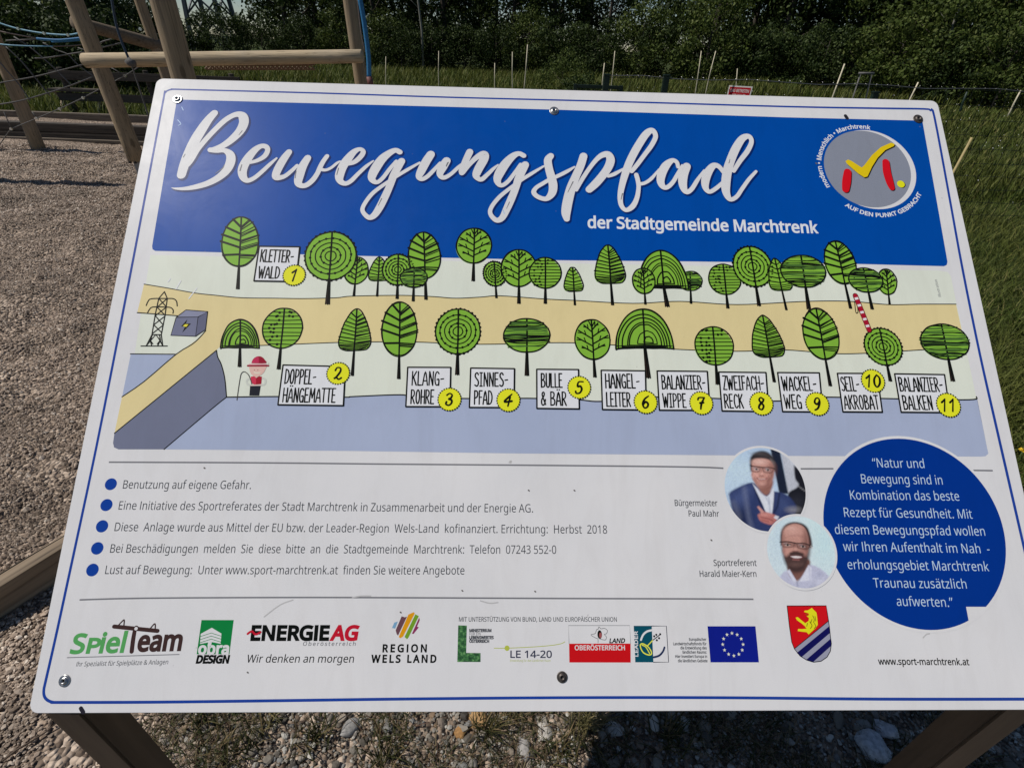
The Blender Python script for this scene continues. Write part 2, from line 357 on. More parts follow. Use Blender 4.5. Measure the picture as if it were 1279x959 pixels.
9|572|520,409 511,287 482,173 457,123 424,78 382,41 330,13 267,-4 192,-10 145,-7 102,0 102,75 144,65 190,62 254,68 305,85 346,112 378,147 401,190 417,239 431,350 425,350 387,308 331,278 255,267 198,273 147,292 106,324 75,366 56,419 50,483 57,553 78,612 113,660 158,695 214,717 278,724 327,719 373,704 414,680 450,646 479,602 501,548 515,484;278,650 222,640 176,609 147,557 137,484 145,422 171,375 213,346 274,336 319,341 357,355 388,378 411,405 426,436 431,467 421,531 393,591 345,634 314,646
.|268|72,54 76,85 90,106 110,117 133,121 157,117 177,106 191,85 196,54 191,23 177,2 157,-10 133,-14 110,-10 90,2 76,23
,|268|192,105 169,29 138,-52 106,-129 41,-129 60,-48 78,38 91,116 185,116
:|268|72,54 76,85 90,106 110,117 133,121 157,117 177,106 191,85 196,54 191,23 177,2 157,-10 133,-14 110,-10 90,2 76,23;72,482 76,514 90,535 110,546 133,550 157,546 177,535 191,514 196,482 191,451 177,430 157,418 133,414 110,418 90,430 76,451
-|322|40,229 40,307 282,307 282,229
&|732|304,725 354,720 397,706 431,684 456,654 472,616 477,571 467,513 436,464 391,422 334,384 527,198 569,269 597,357 686,357 646,238 618,186 584,142 730,0 611,0 524,84 457,35 377,2 278,-10 214,-4 159,12 114,40 80,79 60,128 53,186 58,233 71,274 94,309 125,340 207,396 166,446 133,502 120,569 125,614 142,653 169,684 205,706 251,720;260,341 198,298 159,251 148,222 145,189 154,139 182,101 225,76 281,68 341,73 391,89 468,139;301,653 263,648 232,631 213,605 206,570 211,535 225,503 280,436 331,469 365,500 384,533 390,571 384,604 366,630 338,647
“|359|347,714 328,632 310,546 297,469 202,469 195,480 218,555 249,637 282,714;162,714 143,632 125,546 112,469 18,469 12,480 35,555 65,637 98,714
”|359|347,703 324,627 293,545 261,469 195,469 214,550 232,636 246,714 340,714;162,703 139,627 108,545 76,469 12,469 26,529 40,593 52,657 61,714 155,714
•|376|77,365 81,406 91,437 109,461 131,477 188,489 244,477 266,461 284,437 295,406 299,365 295,325 284,293 266,270 244,253 188,241 131,253 109,270 91,293 81,325
 |260|
'''

# ------------------------------------------------------------------ the board: its plane and its artwork
BO = Vector((-0.5212092, 0.24594158, 0.87271404))
BU = Vector((0.99938666, 0.03464024, 0.00513303))
BV = Vector((-0.02888738, 0.73265241, 0.67998968))
BN = Vector((0.01979428, -0.6797209, 0.73320371))
BM = Matrix((BU, BV, BN)).transposed().to_4x4()
BM.translation = BO
BW, BH = 1.189, 0.841

def uv(x, y):
    """a point measured on the photo -> millimetre-true position on the sheet"""
    d = ray(x, y)
    p = EYE + d * ((BO - EYE).dot(BN) / d.dot(BN)) - BO
    return Vector((p.dot(BU), p.dot(BV)))
def mpp(x, y):
    return ((uv(x + 1, y) - uv(x - 1, y)).length + (uv(x, y + 1) - uv(x, y - 1)).length) / 4
LAYER = 0.000016

def catmull(pts, sub=6):
    """smooth curve through (x, y, w)"""
    if len(pts) < 3:
        return pts
    out = []
    n = len(pts)
    for i in range(n - 1):
        p0, p1, p2, p3 = pts[max(i - 1, 0)], pts[i], pts[i + 1], pts[min(i + 2, n - 1)]
        for j in range(sub):
            t = j / sub
            out.append(tuple(0.5 * ((2 * b) + (-a + c) * t + (2 * a - 5 * b + 4 * c - d) * t * t + (-a + 3 * b - 3 * c + d) * t ** 3)
                             for a, b, c, d in zip(p0, p1, p2, p3)))
    out.append(tuple(pts[-1]))
    return out

def circle_fit(pts):
    """circle through sheet points (least squares)"""
    import numpy as np
    P = np.array([tuple(uv(*p)) for p in pts])
    A = np.c_[2 * P, np.ones(len(P))]
    s = np.linalg.lstsq(A, (P ** 2).sum(1), rcond=None)[0]
    return Vector((s[0], s[1])), math.sqrt(s[2] + s[0] ** 2 + s[1] ** 2)

GL = {}
for row in GLYPHS.strip('\n').split('\n'):
    ch, adv, cs = row.split('|', 2)
    GL[ch] = (int(adv), [[tuple(map(int, q.split(','))) for q in c.split()] for c in cs.split(';')] if cs else [])

GL['I'] = (270, [[(88, 0), (88, 714), (180, 714), (180, 0)]])      # plain capital I
def g_area(l):
    return sum(l[i - 1][0] * l[i][1] - l[i][0] * l[i - 1][1] for i in range(len(l)))
def g_inside(p, l):
    r = False
    for i in range(len(l)):
        (x0, y0), (x1, y1) = l[i - 1], l[i]
        if (y0 > p[1]) != (y1 > p[1]) and p[0] < (x1 - x0) * (p[1] - y0) / (y1 - y0) + x0:
            r = not r
    return r
TRI = {}
def g_tris(ch):
    if ch not in TRI:
        cs = GL[ch][1]
        start, k = [], 0
        for c in cs:
            start.append(k)
            k += len(c)
        out = []
        for i, o in enumerate(cs):
            if g_area(o) >= 0:
                continue
            grp = [i] + [j for j, h in enumerate(cs) if g_area(h) >= 0 and g_inside(h[0], o)]
            idx = [start[j] + q for j in grp for q in range(len(cs[j]))]
            flat = [p for j in grp for p in cs[j]]
            for t in tessellate_polygon([[Vector((p[0], p[1], 0)) for p in cs[j]] for j in grp]):
                a, b, c = (flat[q] for q in t)
                cr = (b[0] - a[0]) * (c[1] - a[1]) - (b[1] - a[1]) * (c[0] - a[0])
                if abs(cr) > 1:
                    out.append(tuple(idx[q] for q in (t if cr > 0 else (t[0], t[2], t[1]))))
        TRI[ch] = out
    return TRI[ch]

class Art:
    """flat printing, one mesh with one material per ink"""
    def __init__(s):
        s.v, s.f, s.mi, s.m = [], [], [], []
        s.k = 0
    def midx(s, m):
        if m not in s.m:
            s.m.append(m)
        return s.m.index(m)
    def raw(s, pts, faces, m, z):
        b = len(s.v)
        s.v += [(p[0], p[1], (p[2] if len(p) > 2 else z * LAYER)) for p in pts]
        i = s.midx(m)
        for f in faces:
            s.f.append(tuple(q + b for q in f))
            s.mi.append(i)
    def loops(s, loops, m, z):
        """filled outline(s) in sheet coordinates, holes allowed"""
        flat = [p for l in loops for p in l]
        ox, oy = loops[0][0][0], loops[0][0][1]
        tris = tessellate_polygon([[Vector(((p[0] - ox) * 1e5, (p[1] - oy) * 1e5, 0)) for p in l] for l in loops])
        fs = []
        for t in tris:
            a, b, c = (flat[i] for i in t)
            cr = (b[0] - a[0]) * (c[1] - a[1]) - (b[1] - a[1]) * (c[0] - a[0])
            if abs(cr) < 1e-14:
                continue
            fs.append(t if cr > 0 else (t[0], t[2], t[1]))
        s.raw([(p[0], p[1]) for p in flat], fs, m, z)
    def poly(s, pts, m, z, smooth=0, T=None):
        if T:
            pts = [T(*p) for p in pts]
        if smooth:
            c = catmull([tuple(p) for p in pts] + [tuple(pts[0])], smooth)[:-1]
            pts = c
        s.loops([[tuple(uv(*p)) for p in pts]], m, z)
    def disc(s, c, r, m, z, n=40, sq=1.0, rot=0.0):
        ps = []
        for i in range(n):
            a = 2 * math.pi * i / n
            x, y = math.cos(a) * r, math.sin(a) * r * sq
            ps.append((c[0] + x * math.cos(rot) - y * math.sin(rot), c[1] + x * math.sin(rot) + y * math.cos(rot)))
        s.raw(ps, [tuple(range(n))], m, z)
    def ribbon(s, pts, m, z, caps=True):
        """pen stroke in sheet coordinates (x, y, width); rises a hair along its way so loops lie over themselves"""
        q = [pts[0]]
        for p in pts[1:]:
            if math.hypot(p[0] - q[-1][0], p[1] - q[-1][1]) > 1e-5:
                q.append(p)
        if len(q) < 2:
            return
        n = len(q)
        s.k = (s.k + 1) % 9
        z0 = z * LAYER + s.k * 0.0000025
        dz = 0.000018 / n if n > 14 else 0.0
        vs, fs = [], []
        dirs = [Vector((q[min(i + 1, n - 1)][0] - q[max(i - 1, 0)][0], q[min(i + 1, n - 1)][1] - q[max(i - 1, 0)][1])).normalized() for i in range(n)]
        for i in range(n):
            x, y, w = q[i]
            nx, ny = -dirs[i].y, dirs[i].x
            zz = z0 + dz * i
            vs += [(x + nx * w / 2, y + ny * w / 2, zz), (x - nx * w / 2, y - ny * w / 2, zz)]
            if i:
                a = 2 * i
                fs.append((a - 2, a - 1, a + 1, a))
        if caps:
            for i, sg in ((0, -1), (n - 1, 1)):
                x, y, w = q[i]
                d = dirs[i] * sg
                base = len(vs)
                zz = z0 + dz * i
                K = 6
                for k in range(K + 1):
                    a = -math.pi / 2 + math.pi * k / K
                    vs.append((x + (d.x * math.cos(a) - d.y * math.sin(a)) * w / 2, y + (d.y * math.cos(a) + d.x * math.sin(a)) * w / 2, zz))
                fs.append(tuple(range(base, base + K + 1)))
        s.raw(vs, fs, m, z)
    def stroke(s, pts, m, z, w=None, smooth=6, T=None, sc=1.0, caps=True):
        """pen stroke measured on the photo: (x, y[, width]) in photo pixels"""
        ps = []
        for p in pts:
            x, y = (T(p[0], p[1]) if T else (p[0], p[1]))
            ps.append((x, y, (p[2] * sc if len(p) > 2 else w)))
        if smooth:
            ps = catmull(ps, smooth)
        out = []
        for x, y, ww in ps:
            c = uv(x, y)
            out.append((c.x, c.y, max(ww, 0.3) * mpp(x, y)))
        s.ribbon(out, m, z, caps)
    def glyph(s, ch, org, ex, ey, sx, sy, m, z, bold=0.0, shear=0.0):
        adv, cs = GL.get(ch, GL[' '])
        if not cs:
            return adv
        vs_ = []
        for c in cs:
            n = len(c)
            for i in range(n):
                x, y = c[i]
                px, py = x * sx + y * sy * shear, y * sy
                if bold:
                    j = i - 1
                    while math.hypot(c[j][0] - x, c[j][1] - y) < 14 and j > i - n + 1:
                        j -= 1
                    k = (i + 1) % n
                    q = 0
                    while math.hypot(c[k][0] - x, c[k][1] - y) < 14 and q < n - 2:
                        k, q = (k + 1) % n, q + 1
                    e1 = Vector(((x - c[j][0]) * sx, (y - c[j][1]) * sy)).normalized()
                    e2 = Vector(((c[k][0] - x) * sx, (c[k][1] - y) * sy)).normalized()
                    nn = Vector((-e1.y - e2.y, e1.x + e2.x))
                    if nn.length > 0.3:
                        nn.normalize()
                        d_ = bold / max(0.6, nn.dot(Vector((-e1.y, e1.x))))
                        px, py = px + nn.x * d_, py + nn.y * d_
                vs_.append((org[0] + ex[0] * px + ey[0] * py, org[1] + ex[1] * px + ey[1] * py))
        s.raw(vs_, g_tris(ch), m, z)
        return adv
    def text(s, body, p0, p1, cap, m, z, bold=0.0, shear=0.0, track=0):
        """one line of type fitted between two baseline points of the photo; cap height and weight in photo pixels"""
        a, b = uv(*p0), uv(*p1)
        k = mpp((p0[0] + p1[0]) / 2, (p0[1] + p1[1]) / 2)
        tot = sum(GL.get(c, GL[' '])[0] + track for c in body) - track
        L = (b - a).length
        ex = (b - a).normalized()
        ey = Vector((-ex.y, ex.x))
        sx = L / tot
        sy = cap * k / 714
        x = 0
        for c in body:
            x += s.glyph(c, a + ex * (x * sx), ex, ey, sx, sy, m, z, bold * k, shear) + track
    def arc_text(s, body, c, r, a0, a1, cap, m, z, inside=False, bold=0.0):
        """type round a circle, a0 -> a1 (radians on the sheet)"""
        tot = sum(GL.get(ch, GL[' '])[0] for ch in body)
        sx = abs(a1 - a0) * r / tot
        sg = 1 if a1 > a0 else -1
        x = 0
        for ch in body:
            w = GL.get(ch, GL[' '])[0]
            a = a0 + sg * (x + w / 2) * sx / r
            ex = Vector((-math.sin(a), math.cos(a))) * sg
            ey = Vector((-ex.y, ex.x))
            o = Vector((c[0] + math.cos(a) * r, c[1] + math.sin(a) * r)) - ex * (w / 2 * sx)
            s.glyph(ch, o, ex, ey, sx, cap / 714, m, z, bold)
            x += w
    def build(s, name, parent, matrix=None):
        o = mesh_obj(name, s.v, s.f, s.m, s.mi, parent)
        if matrix is not None:
            o.matrix_local = matrix
        return o

def zoom(x0, y0, k):
    return lambda x, y: (x0 + x / k, y0 + y / k)

def clip(poly, c, r, n=48):
    """keep the part of a sheet polygon inside a circle"""
    for i in range(n):
        a0, a1 = 2 * math.pi * i / n, 2 * math.pi * (i + 1) / n
        A = Vector((c[0] + r * math.cos(a0), c[1] + r * math.sin(a0)))
        B = Vector((c[0] + r * math.cos(a1), c[1] + r * math.sin(a1)))
        e = B - A
        out = []
        for j in range(len(poly)):
            p, q = Vector(poly[j - 1]), Vector(poly[j])
            sp, sq = e.x * (p.y - A.y) - e.y * (p.x - A.x), e.x * (q.y - A.y) - e.y * (q.x - A.x)
            if (sp >= 0) != (sq >= 0):
                t = sp / (sp - sq)
                out.append(tuple(p.lerp(q, t)))
            if sq >= 0:
                out.append(tuple(q))
        poly = out
        if len(poly) < 3:
            return []
    return poly

# inks (displayed colours of the photo)
I_WHITE = ink(203, 201, 201)
I_BLUE = ink(1, 67, 147)
I_NAVY = ink(6, 34, 92)
I_LINE = ink(28, 60, 140)
I_PALE = ink(204, 207, 193)
I_PALEB = ink(193, 197, 182)
I_SAND = ink(207, 190, 140)
I_WATER = ink(154, 163, 186)
I_WALL = ink(106, 110, 130)
I_BLACK = ink(14, 16, 14)
I_TEXT = ink(50, 54, 60)
I_GREEN = ink(120, 166, 56)
I_DKGREEN = ink(66, 98, 44)
I_TRUNK = ink(52, 38, 32)
I_YELLOW = ink(222, 210, 40)
I_CARD = ink(208, 208, 210)
I_RED = ink(186, 22, 34)
I_GREY = ink(112, 112, 116)

ROOT = thing('information_board', (0.06, 0.30, 0.0), 'slanted white information board headed Bewegungspfad on two short brown legs', 'sign')
LOCAL = Matrix.Translation(-Vector(ROOT.location)) @ BM

# panel: 5 mm sheet with rounded corners and softened edges
def rounded(w, h, r, n=5):
    ps = []
    for cx, cy, a in ((w - r, h - r, 0), (r, h - r, 90), (r, r, 180), (w - r, r, 270)):
        for i in range(n + 1):
            t = R_(a + 90 * i / n)
            ps.append((cx + r * math.cos(t), cy + r * math.sin(t)))
    return ps
rp = rounded(BW, BH, 0.010)
n = len(rp)
def inset(d):
    return [(BW / 2 + (x - BW / 2) * (1 - 2 * d / BW), BH / 2 + (y - BH / 2) * (1 - 2 * d / BH)) for x, y in rp]
vv = [(x, y, 0) for x, y in inset(0.0005)] + [(x, y, -0.0005) for x, y in rp] + [(x, y, -0.0045) for x, y in rp] + [(x, y, -0.005) for x, y in inset(0.0005)]
ff = [tuple(range(n)), tuple(range(4 * n - 1, 3 * n - 1, -1))]
for k in range(3):
    for i in range(n):
        j = (i + 1) % n
        ff.append((k * n + i, (k + 1) * n + i, (k + 1) * n + j, k * n + j))
panel = mesh_obj('panel', vv, ff, I_WHITE, None, ROOT)
panel.matrix_local = LOCAL

def part(art, name, parent=None):
    if parent is None:
        return art.build(name, ROOT, LOCAL)
    return art.build(name, parent, None)

# frame line
a = Art()
fl = [(223, 111.9, 2), (226, 112, 2), (400, 116.6, 2), (560, 121.8, 2), (770, 127.2, 2.1), (980, 133.4, 2.2), (1100, 135.6, 2.4), (1154, 136.4, 2.4), (1162, 138.5, 2.4), (1167, 146, 2.6), (1185, 242, 2.7), (1202.5, 337.6, 2.9), (1224, 443, 3.1), (1246, 540, 3.4), (1278.4, 681, 3.6), (1300, 776, 3.6), (1318, 856, 3.6), (1317, 867, 3.6), (1308, 872, 3.6), (1279, 872.6, 3.6), (1100, 872.6, 3.6), (900, 870.8, 3.5), (700, 870.8, 3.5), (500, 872.5, 3.6), (350, 874.5, 3.6), (190, 876.4, 3.6), (74, 876.7, 3.6), (66, 876.4, 3.6), (60.5, 874.6, 3.6), (56.6, 871.2, 3.6), (54.8, 866.5, 3.6), (54.9, 860, 3.6), (56.6, 852, 3.6), (68.5, 800, 3.4), (83.7, 730, 3.3), (120, 560, 3), (160, 357, 2.8), (185, 226, 2.5), (204.6, 122, 2.2), (205.6, 117.6, 2.1), (208.4, 114, 2), (213, 112.3, 2), (218, 111.8, 2), (224, 111.9, 2)]
a.stroke(fl, I_LINE, 2, smooth=4, caps=False)
part(a, 'frame_line')

# blue header
a = Art()
a.poly([(221, 124.6), (400, 129.5), (692, 137.2), (980, 146.8), (1152, 151), (1168, 240), (1183.4, 327), (1182.5, 331), (1179, 332.6), (1060, 329.5), (860, 326.6), (700, 325.2), (440, 319.5), (300, 315.8), (194, 313.5), (190.6, 311.5), (190, 307.5)], I_BLUE, 3)
part(a, 'header_panel')

# title: brush script
Z1, Z2, Z3, Z4, Z5 = (zoom(x, y, 6.85) for x, y in ((205, 120), (320, 160), (430, 160), (540, 160), (650, 150)))
Z6 = zoom(760, 140, 6.395)
TITLE = [
 (Z1, [(430,148,60),(380,203,72),(320,290,85),(260,390,90),(205,510,90),(170,600,82),(148,676,76)]),
 (Z1, [(200,590,46),(235,545,46),(290,455,46),(360,370,46),(440,285,46),(520,210,48),(590,168,48),(640,158,56),(674,178,76),(682,230,80),(650,300,76),(580,372,66),(505,425,56),(430,455,44),(390,460,36)]),
 (Z1, [(395,462,46),(450,470,40),(520,468,44),(566,505,70),(568,565,80),(536,634,74),(470,696,64),(380,745,56),(280,776,48),(180,793,34),(100,793,18),(65,786,5)]),
 (Z1, [(735,570,30),(800,552,36),(860,515,44),(886,465,42),(870,434,44),(826,432,46),(770,470,62),(710,545,78),(672,625,80),(676,690,66),(710,724,46),(765,706,40),(830,655,38),(900,590,33),(962,534,18)]),
 (Z2, [(280,207,54),(240,260,66),(195,335,70),(168,400,66),(178,425,54),(240,415,40),(300,370,36),(350,322,30)]),
 (Z2, [(440,258,60),(400,325,72),(370,405,78),(360,468,66),(388,494,48),(432,488,46),(482,448,46),(522,392,42),(548,335,42),(575,285,40),(606,242,38)]),
 (Z2, [(540,350,36),(590,361,27),(640,342,26),(690,302,24),(718,285,14)]),
 (Z2, [(775,313,28),(840,292,42),(892,248,46),(916,205,42),(888,182,36),(838,205,54),(785,265,74),(738,335,78),(712,410,76),(722,458,54),(765,476,42),(812,453,40),(870,395,36),(940,330,31),(1002,282,14)]),
 (Z3, [(476,208,46),(440,192,46),(390,213,58),(325,265,76),(268,345,82),(237,415,72),(248,453,50),(284,464,38),(330,428,36),(390,350,34),(445,285,30)]),
 (Z3, [(490,285,62),(455,345,66),(420,412,66),(392,490,62),(352,580,66),(305,675,66),(258,745,58),(212,766,46),(168,730,38),(156,690,36),(186,630,36),(240,562,36),(310,506,34),(380,458,32),(450,412,32),(545,355,31),(645,298,20)]),
 (Z3, [(740,227,70),(700,288,75),(660,365,72),(640,415,56),(664,438,40),(710,416,38),(770,357,34),(820,300,26)]),
 (Z3, [(875,282,70),(845,332,74),(820,385,62),(830,420,42),(862,423,40),(912,395,34),(970,342,32),(1000,312,20)]),
 (Z4, [(320,206,60),(285,282,58),(255,360,56),(252,386,46)]),
 (Z4, [(262,384,36),(310,322,38),(370,260,46),(426,226,58),(450,232,66),(440,272,74),(400,342,74),(376,400,66),(388,430,46),(422,440,42),(470,400,36),(520,352,30),(562,316,14)]),
 (Z4, [(782,238,44),(740,220,44),(688,243,60),(625,308,78),(576,385,80),(556,440,66),(570,482,46),(602,490,38),(650,455,36),(705,385,34),(755,312,30)]),
 (Z4, [(795,315,64),(765,377,66),(735,440,66),(712,515,62),(678,600,66),(638,690,64),(598,768,54),(552,790,46),(508,755,40),(494,710,36),(520,655,36),(575,590,36),(640,535,34),(700,490,32),(770,440,32),(850,390,31),(952,328,18)]),
 (Z5, [(260,308,54),(235,345,66),(245,420,68),(266,495,72),(280,565,74),(268,630,66),(220,675,44),(150,658,42),(114,620,42),(135,580,36),(190,545,36),(250,510,34),(320,480,34),(400,440,32),(462,402,16)]),
 (Z5, [(540,310,66),(515,390,68),(475,480,70),(435,580,80),(406,690,85),(390,790,80),(396,846,54)]),
 (Z5, [(478,600,30),(530,505,36),(590,415,36),(650,340,40),(700,302,50),(748,296,62),(770,330,70),(766,370,72),(740,425,70),(690,492,70),(640,548,70),(588,596,62)]),
 (Z5, [(752,482,28),(810,460,34),(892,412,16)]),
 (Z6, [(185,475,34),(230,420,36),(290,340,36),(345,265,38),(376,195,38),(350,148,44),(302,175,58),(240,265,62),(185,365,62),(145,460,60),(112,570,52),(94,670,44),(102,745,38),(140,784,36),(192,755,44),(226,690,38),(240,610,34),(236,555,36),(222,502,36)]),
 (Z6, [(240,576,32),(290,568,28),(345,530,28),(404,458,14)]),
 (Z6, [(556,440,30),(545,402,34),(510,388,40),(462,425,64),(428,485,70),(416,550,62),(434,595,48),(468,602,38),(512,564,34),(552,498,32),(590,430,26)]),
 (Z6, [(625,435,64),(600,495,72),(592,560,70),(604,618,54),(630,640,40),(667,613,36),(710,545,32),(764,465,14)]),
 (Z6, [(925,490,34),(880,436,40),(835,432,52),(790,492,68),(772,560,64),(778,612,48),(808,638,36),(860,610,34),(918,560,30)]),
 (Z6, [(1000,472,32),(1050,392,38),(1110,312,40),(1142,238,36),(1120,196,42),(1070,212,56),(1020,285,66),(980,375,68),(950,470,72),(936,580,72),(942,650,60),(972,698,40),(1022,678,34),(1070,610,32),(1120,540,30),(1178,476,24)]),
]
KZ = {Z6: 6.395}
a = Art()
for T, pts in TITLE:
    k = KZ.get(T, 6.85)
    sh = lambda x, y, T=T: (lambda q: (q[0] + 1.6, q[1] + 1.7))(T(x, y))
    a.stroke([(x, y, w + 8) for x, y, w in pts], I_NAVY, 5, T=sh, sc=1 / k)
part(a, 'title_backing')
a = Art()
for i, (T, pts) in enumerate(TITLE):
    a.k = i % 9
    a.stroke(pts, I_WHITE, 8, T=T, sc=0.95 / KZ.get(T, 6.85))
# dry-brush streaks
for T, pts in ((Z1, [(165,525,7),(180,500,7)]), (Z1, [(650,640,10),(665,590,8)]), (Z1, [(440,665,5),(500,620,9),(515,590,4)]), (Z1, [(640,335,4),(668,300,7)]),
               (Z2, [(333,430,6),(342,370,7)]), (Z2, [(690,400,7),(705,345,8)]), (Z3, [(290,665,4),(320,605,8)]), (Z3, [(872,325,6),(884,300,9)]),
               (Z4, [(120,330,5),(137,295,8)]), (Z4, [(635,690,4),(660,635,7)]), (Z5, [(405,620,4),(450,530,9)]), (Z5, [(862,670,5),(875,630,9)]), (Z6, [(100,700,5),(110,655,8)]), (Z6, [(962,410,6),(970,380,5)])):
    a.stroke(pts, I_GREY, 13, T=T, sc=1 / KZ.get(T, 6.85), smooth=3)
part(a, 'title_lettering')

a = Art()
a.text('der Stadtgemeinde Marchtrenk', (733.5, 284.6), (1022, 291.2), 14.6, ink(206, 208, 222), 5, bold=0.58)
part(a, 'subtitle_lettering')

# town emblem
Z = zoom(1010, 145, 7.107)
a = Art()
gc, gr = circle_fit([Z(*p) for p in ((138, 410), (440, 135), (912, 520), (590, 805), (200, 620), (760, 245))])
wc, wr = circle_fit([Z(*p) for p in ((950, 540), (620, 832), (880, 310), (800, 780), (640, 160), (440, 790))])
a.disc(wc, wr, I_WHITE, 5, 64)
a.disc(gc, gr, ink(126, 130, 142), 6, 64)
chk = [(326, 402), (348, 388), (376, 398), (470, 458), (492, 440), (560, 350), (640, 278), (730, 238), (764, 250), (756, 268), (680, 304), (612, 372), (562, 452), (522, 538), (494, 546), (440, 512), (338, 424)]
a.poly([(x + 8, y + 10) for x, y in chk], I_BLACK, 8, T=Z)
a.poly(chk, ink(224, 182, 20), 10, T=Z)
for pill in ([(346, 498, 62), (336, 580, 72), (328, 652, 60)], [(685, 410, 58), (695, 500, 66), (720, 590, 62), (738, 638, 48)]):
    a.stroke([(x + 7, y + 7, w) for x, y, w in pill], I_BLACK, 8, T=Z, sc=1 / 7.107)
    a.stroke(pill, ink(196, 18, 30), 10, T=Z, sc=1 / 7.107)
yc = uv(*Z(818, 605))
a.disc(yc + Vector((0.0011, -0.0008)), 0.0058, I_BLACK, 8)
a.disc(yc, 0.0058, ink(232, 208, 30), 10)
ang = lambda p: math.atan2((uv(*Z(*p)) - gc).y, (uv(*Z(*p)) - gc).x)
a0 = ang((150, 650))
if a0 < 0:
    a0 += 2 * math.pi
a.arc_text('modern • Menschlich • Marchtrenk', gc, gr * 1.06, a0, ang((545, 130)), 0.0068, ink(215, 218, 228), 6, bold=0.0003)
a.arc_text('AUF DEN PUNKT GEBRACHT', wc, wr * 1.19, ang((300, 775)), ang((970, 690)), 0.0062, ink(215, 218, 228), 6, bold=0.0003)
part(a, 'town_emblem')

# ------------------------------------------------------------------ the illustrated map
a = Art()
def lerp_edge(pts, n=6):
    return catmull(pts, n)
top_line = [(180, 355), (210, 360), (243, 366), (270, 369), (302, 372), (345, 372.6), (380, 373), (420, 372), (440, 370), (500, 369), (540, 370.5), (569, 372.6), (600, 371.2), (625, 369.6), (680, 373.5), (720, 375.4), (790, 379), (850, 376.5), (920, 380.5), (1000, 376.8), (1040, 376), (1070, 377), (1110, 380.5), (1150, 380), (1194, 380)]
low_line = [(275, 433), (340, 431), (423, 427.7), (470, 427), (520, 427.2), (600, 430), (700, 428), (760, 430.5), (840, 436), (920, 438.7), (980, 437), (1040, 441.6), (1085, 441), (1150, 437), (1205, 434)]
shore = [(283, 496), (350, 495.2), (430, 496), (440, 495.3), (500, 493), (516, 496), (580, 497.6), (630, 498), (660, 497.4), (720, 499), (750, 501.3), (808, 496), (890, 497.4), (965, 501), (1010, 497), (1040, 496), (1120, 498), (1210, 499.2), (1219.5, 495.5)]
TL_, LL_, SH_ = lerp_edge(top_line), lerp_edge(low_line), lerp_edge(shore)
# pale meadow with rounded corners, then path, water, embankment wall laid over it
a.poly([(188, 318.5), (440, 323.5), (700, 329), (960, 333.5), (1172, 338), (1184, 340), (1187.5, 345), (1219.5, 497), (1219, 500), (282, 500), (268, 440), (168, 443), (178, 380)], I_PALE, 3)
a.poly(TL_ + [(1206, 434)] + LL_[::-1] + [(270, 437.3), (143, 541), (152.5, 495.5), (180, 476.5), (220, 442.5), (248, 423), (258, 413), (222, 394.5), (171.5, 390.5)], I_SAND, 5)
a.poly([(x, y) for x, y in SH_] + [(1233, 560), (1234.5, 566), (1231, 569.5), (1225, 570), (1000, 569.2), (860, 568), (640, 566), (440, 563), (205, 561), (266, 509.5)], I_WATER, 5)
a.poly([(163.5, 442), (219, 442.5), (180, 476.5), (152.5, 495.5)], I_WATER, 6)
a.poly([(270.5, 437.5), (272, 446), (276, 454), (279.5, 466), (281.5, 478), (283, 496), (266, 509.5), (205, 561), (148, 561), (142.5, 558.5), (141.3, 553), (143, 541)], I_WALL, 7)
for pts, w in ((TL_, 1.1), (LL_, 1.1), (SH_, 1.6)):
    a.stroke(pts, I_BLACK, 9, w=w, smooth=0)
for pts in ([(171.5, 390.5), (222, 394.5)], [(163, 442), (219, 442.5)], [(152.5, 495.5), (180, 476.5), (220, 442.5), (240, 430), (250, 421), (257, 413)], [(143, 541), (270.5, 437.5)],
            [(270.5, 437.5), (272, 446), (276, 454), (279.5, 466), (281.5, 478), (283, 496)], [(283, 496), (266, 509.5), (205, 561)]):
    a.stroke(pts, I_BLACK, 9, w=1.3, smooth=3)
a.text('Illustration', (1175.5, 371), (1170, 349), 3.2, I_GREY, 9)
ILLU = part(a, 'map_illustration')

def rnd(a_, b_):
    return random.uniform(a_, b_)

CONE = [(-1.0, 0.30), (-0.97, 0.62), (-0.88, 0.86), (-0.72, 0.98), (-0.5, 1.0), (-0.2, 0.93), (0.1, 0.82), (0.4, 0.67), (0.65, 0.5), (0.85, 0.33), (0.95, 0.19), (1.0, 0.0)]
def cone_w(y):
    for (a_, b_), (c_, d_) in zip(CONE, CONE[1:]):
        if y <= c_:
            return b_ + (d_ - b_) * (y - a_) / (c_ - a_)
    return 0.0

def crown_outline(kind, rx, ry):
    """outline in unit pixels round the crown's centre, y up"""
    ps = []
    for i in range(40):
        t = 2 * math.pi * i / 40
        c, s_ = math.cos(t), math.sin(t)
        if kind == 'cone':
            yy = s_ if s_ > 0 else -abs(s_) ** 0.62
            p = (rx * cone_w(yy) * (1 if c >= 0 else -1), ry * yy)
        elif kind == 'dome':
            p = (rx * c, ry * (2 * s_ - 1) if s_ > 0 else -ry * (1 + 0.05 * s_))
        elif kind == 'leaf':
            p = (rx * c * (1 - 0.06 * s_), ry * s_)
        else:
            p = (rx * c, ry * s_)
        ps.append(p)
    return ps

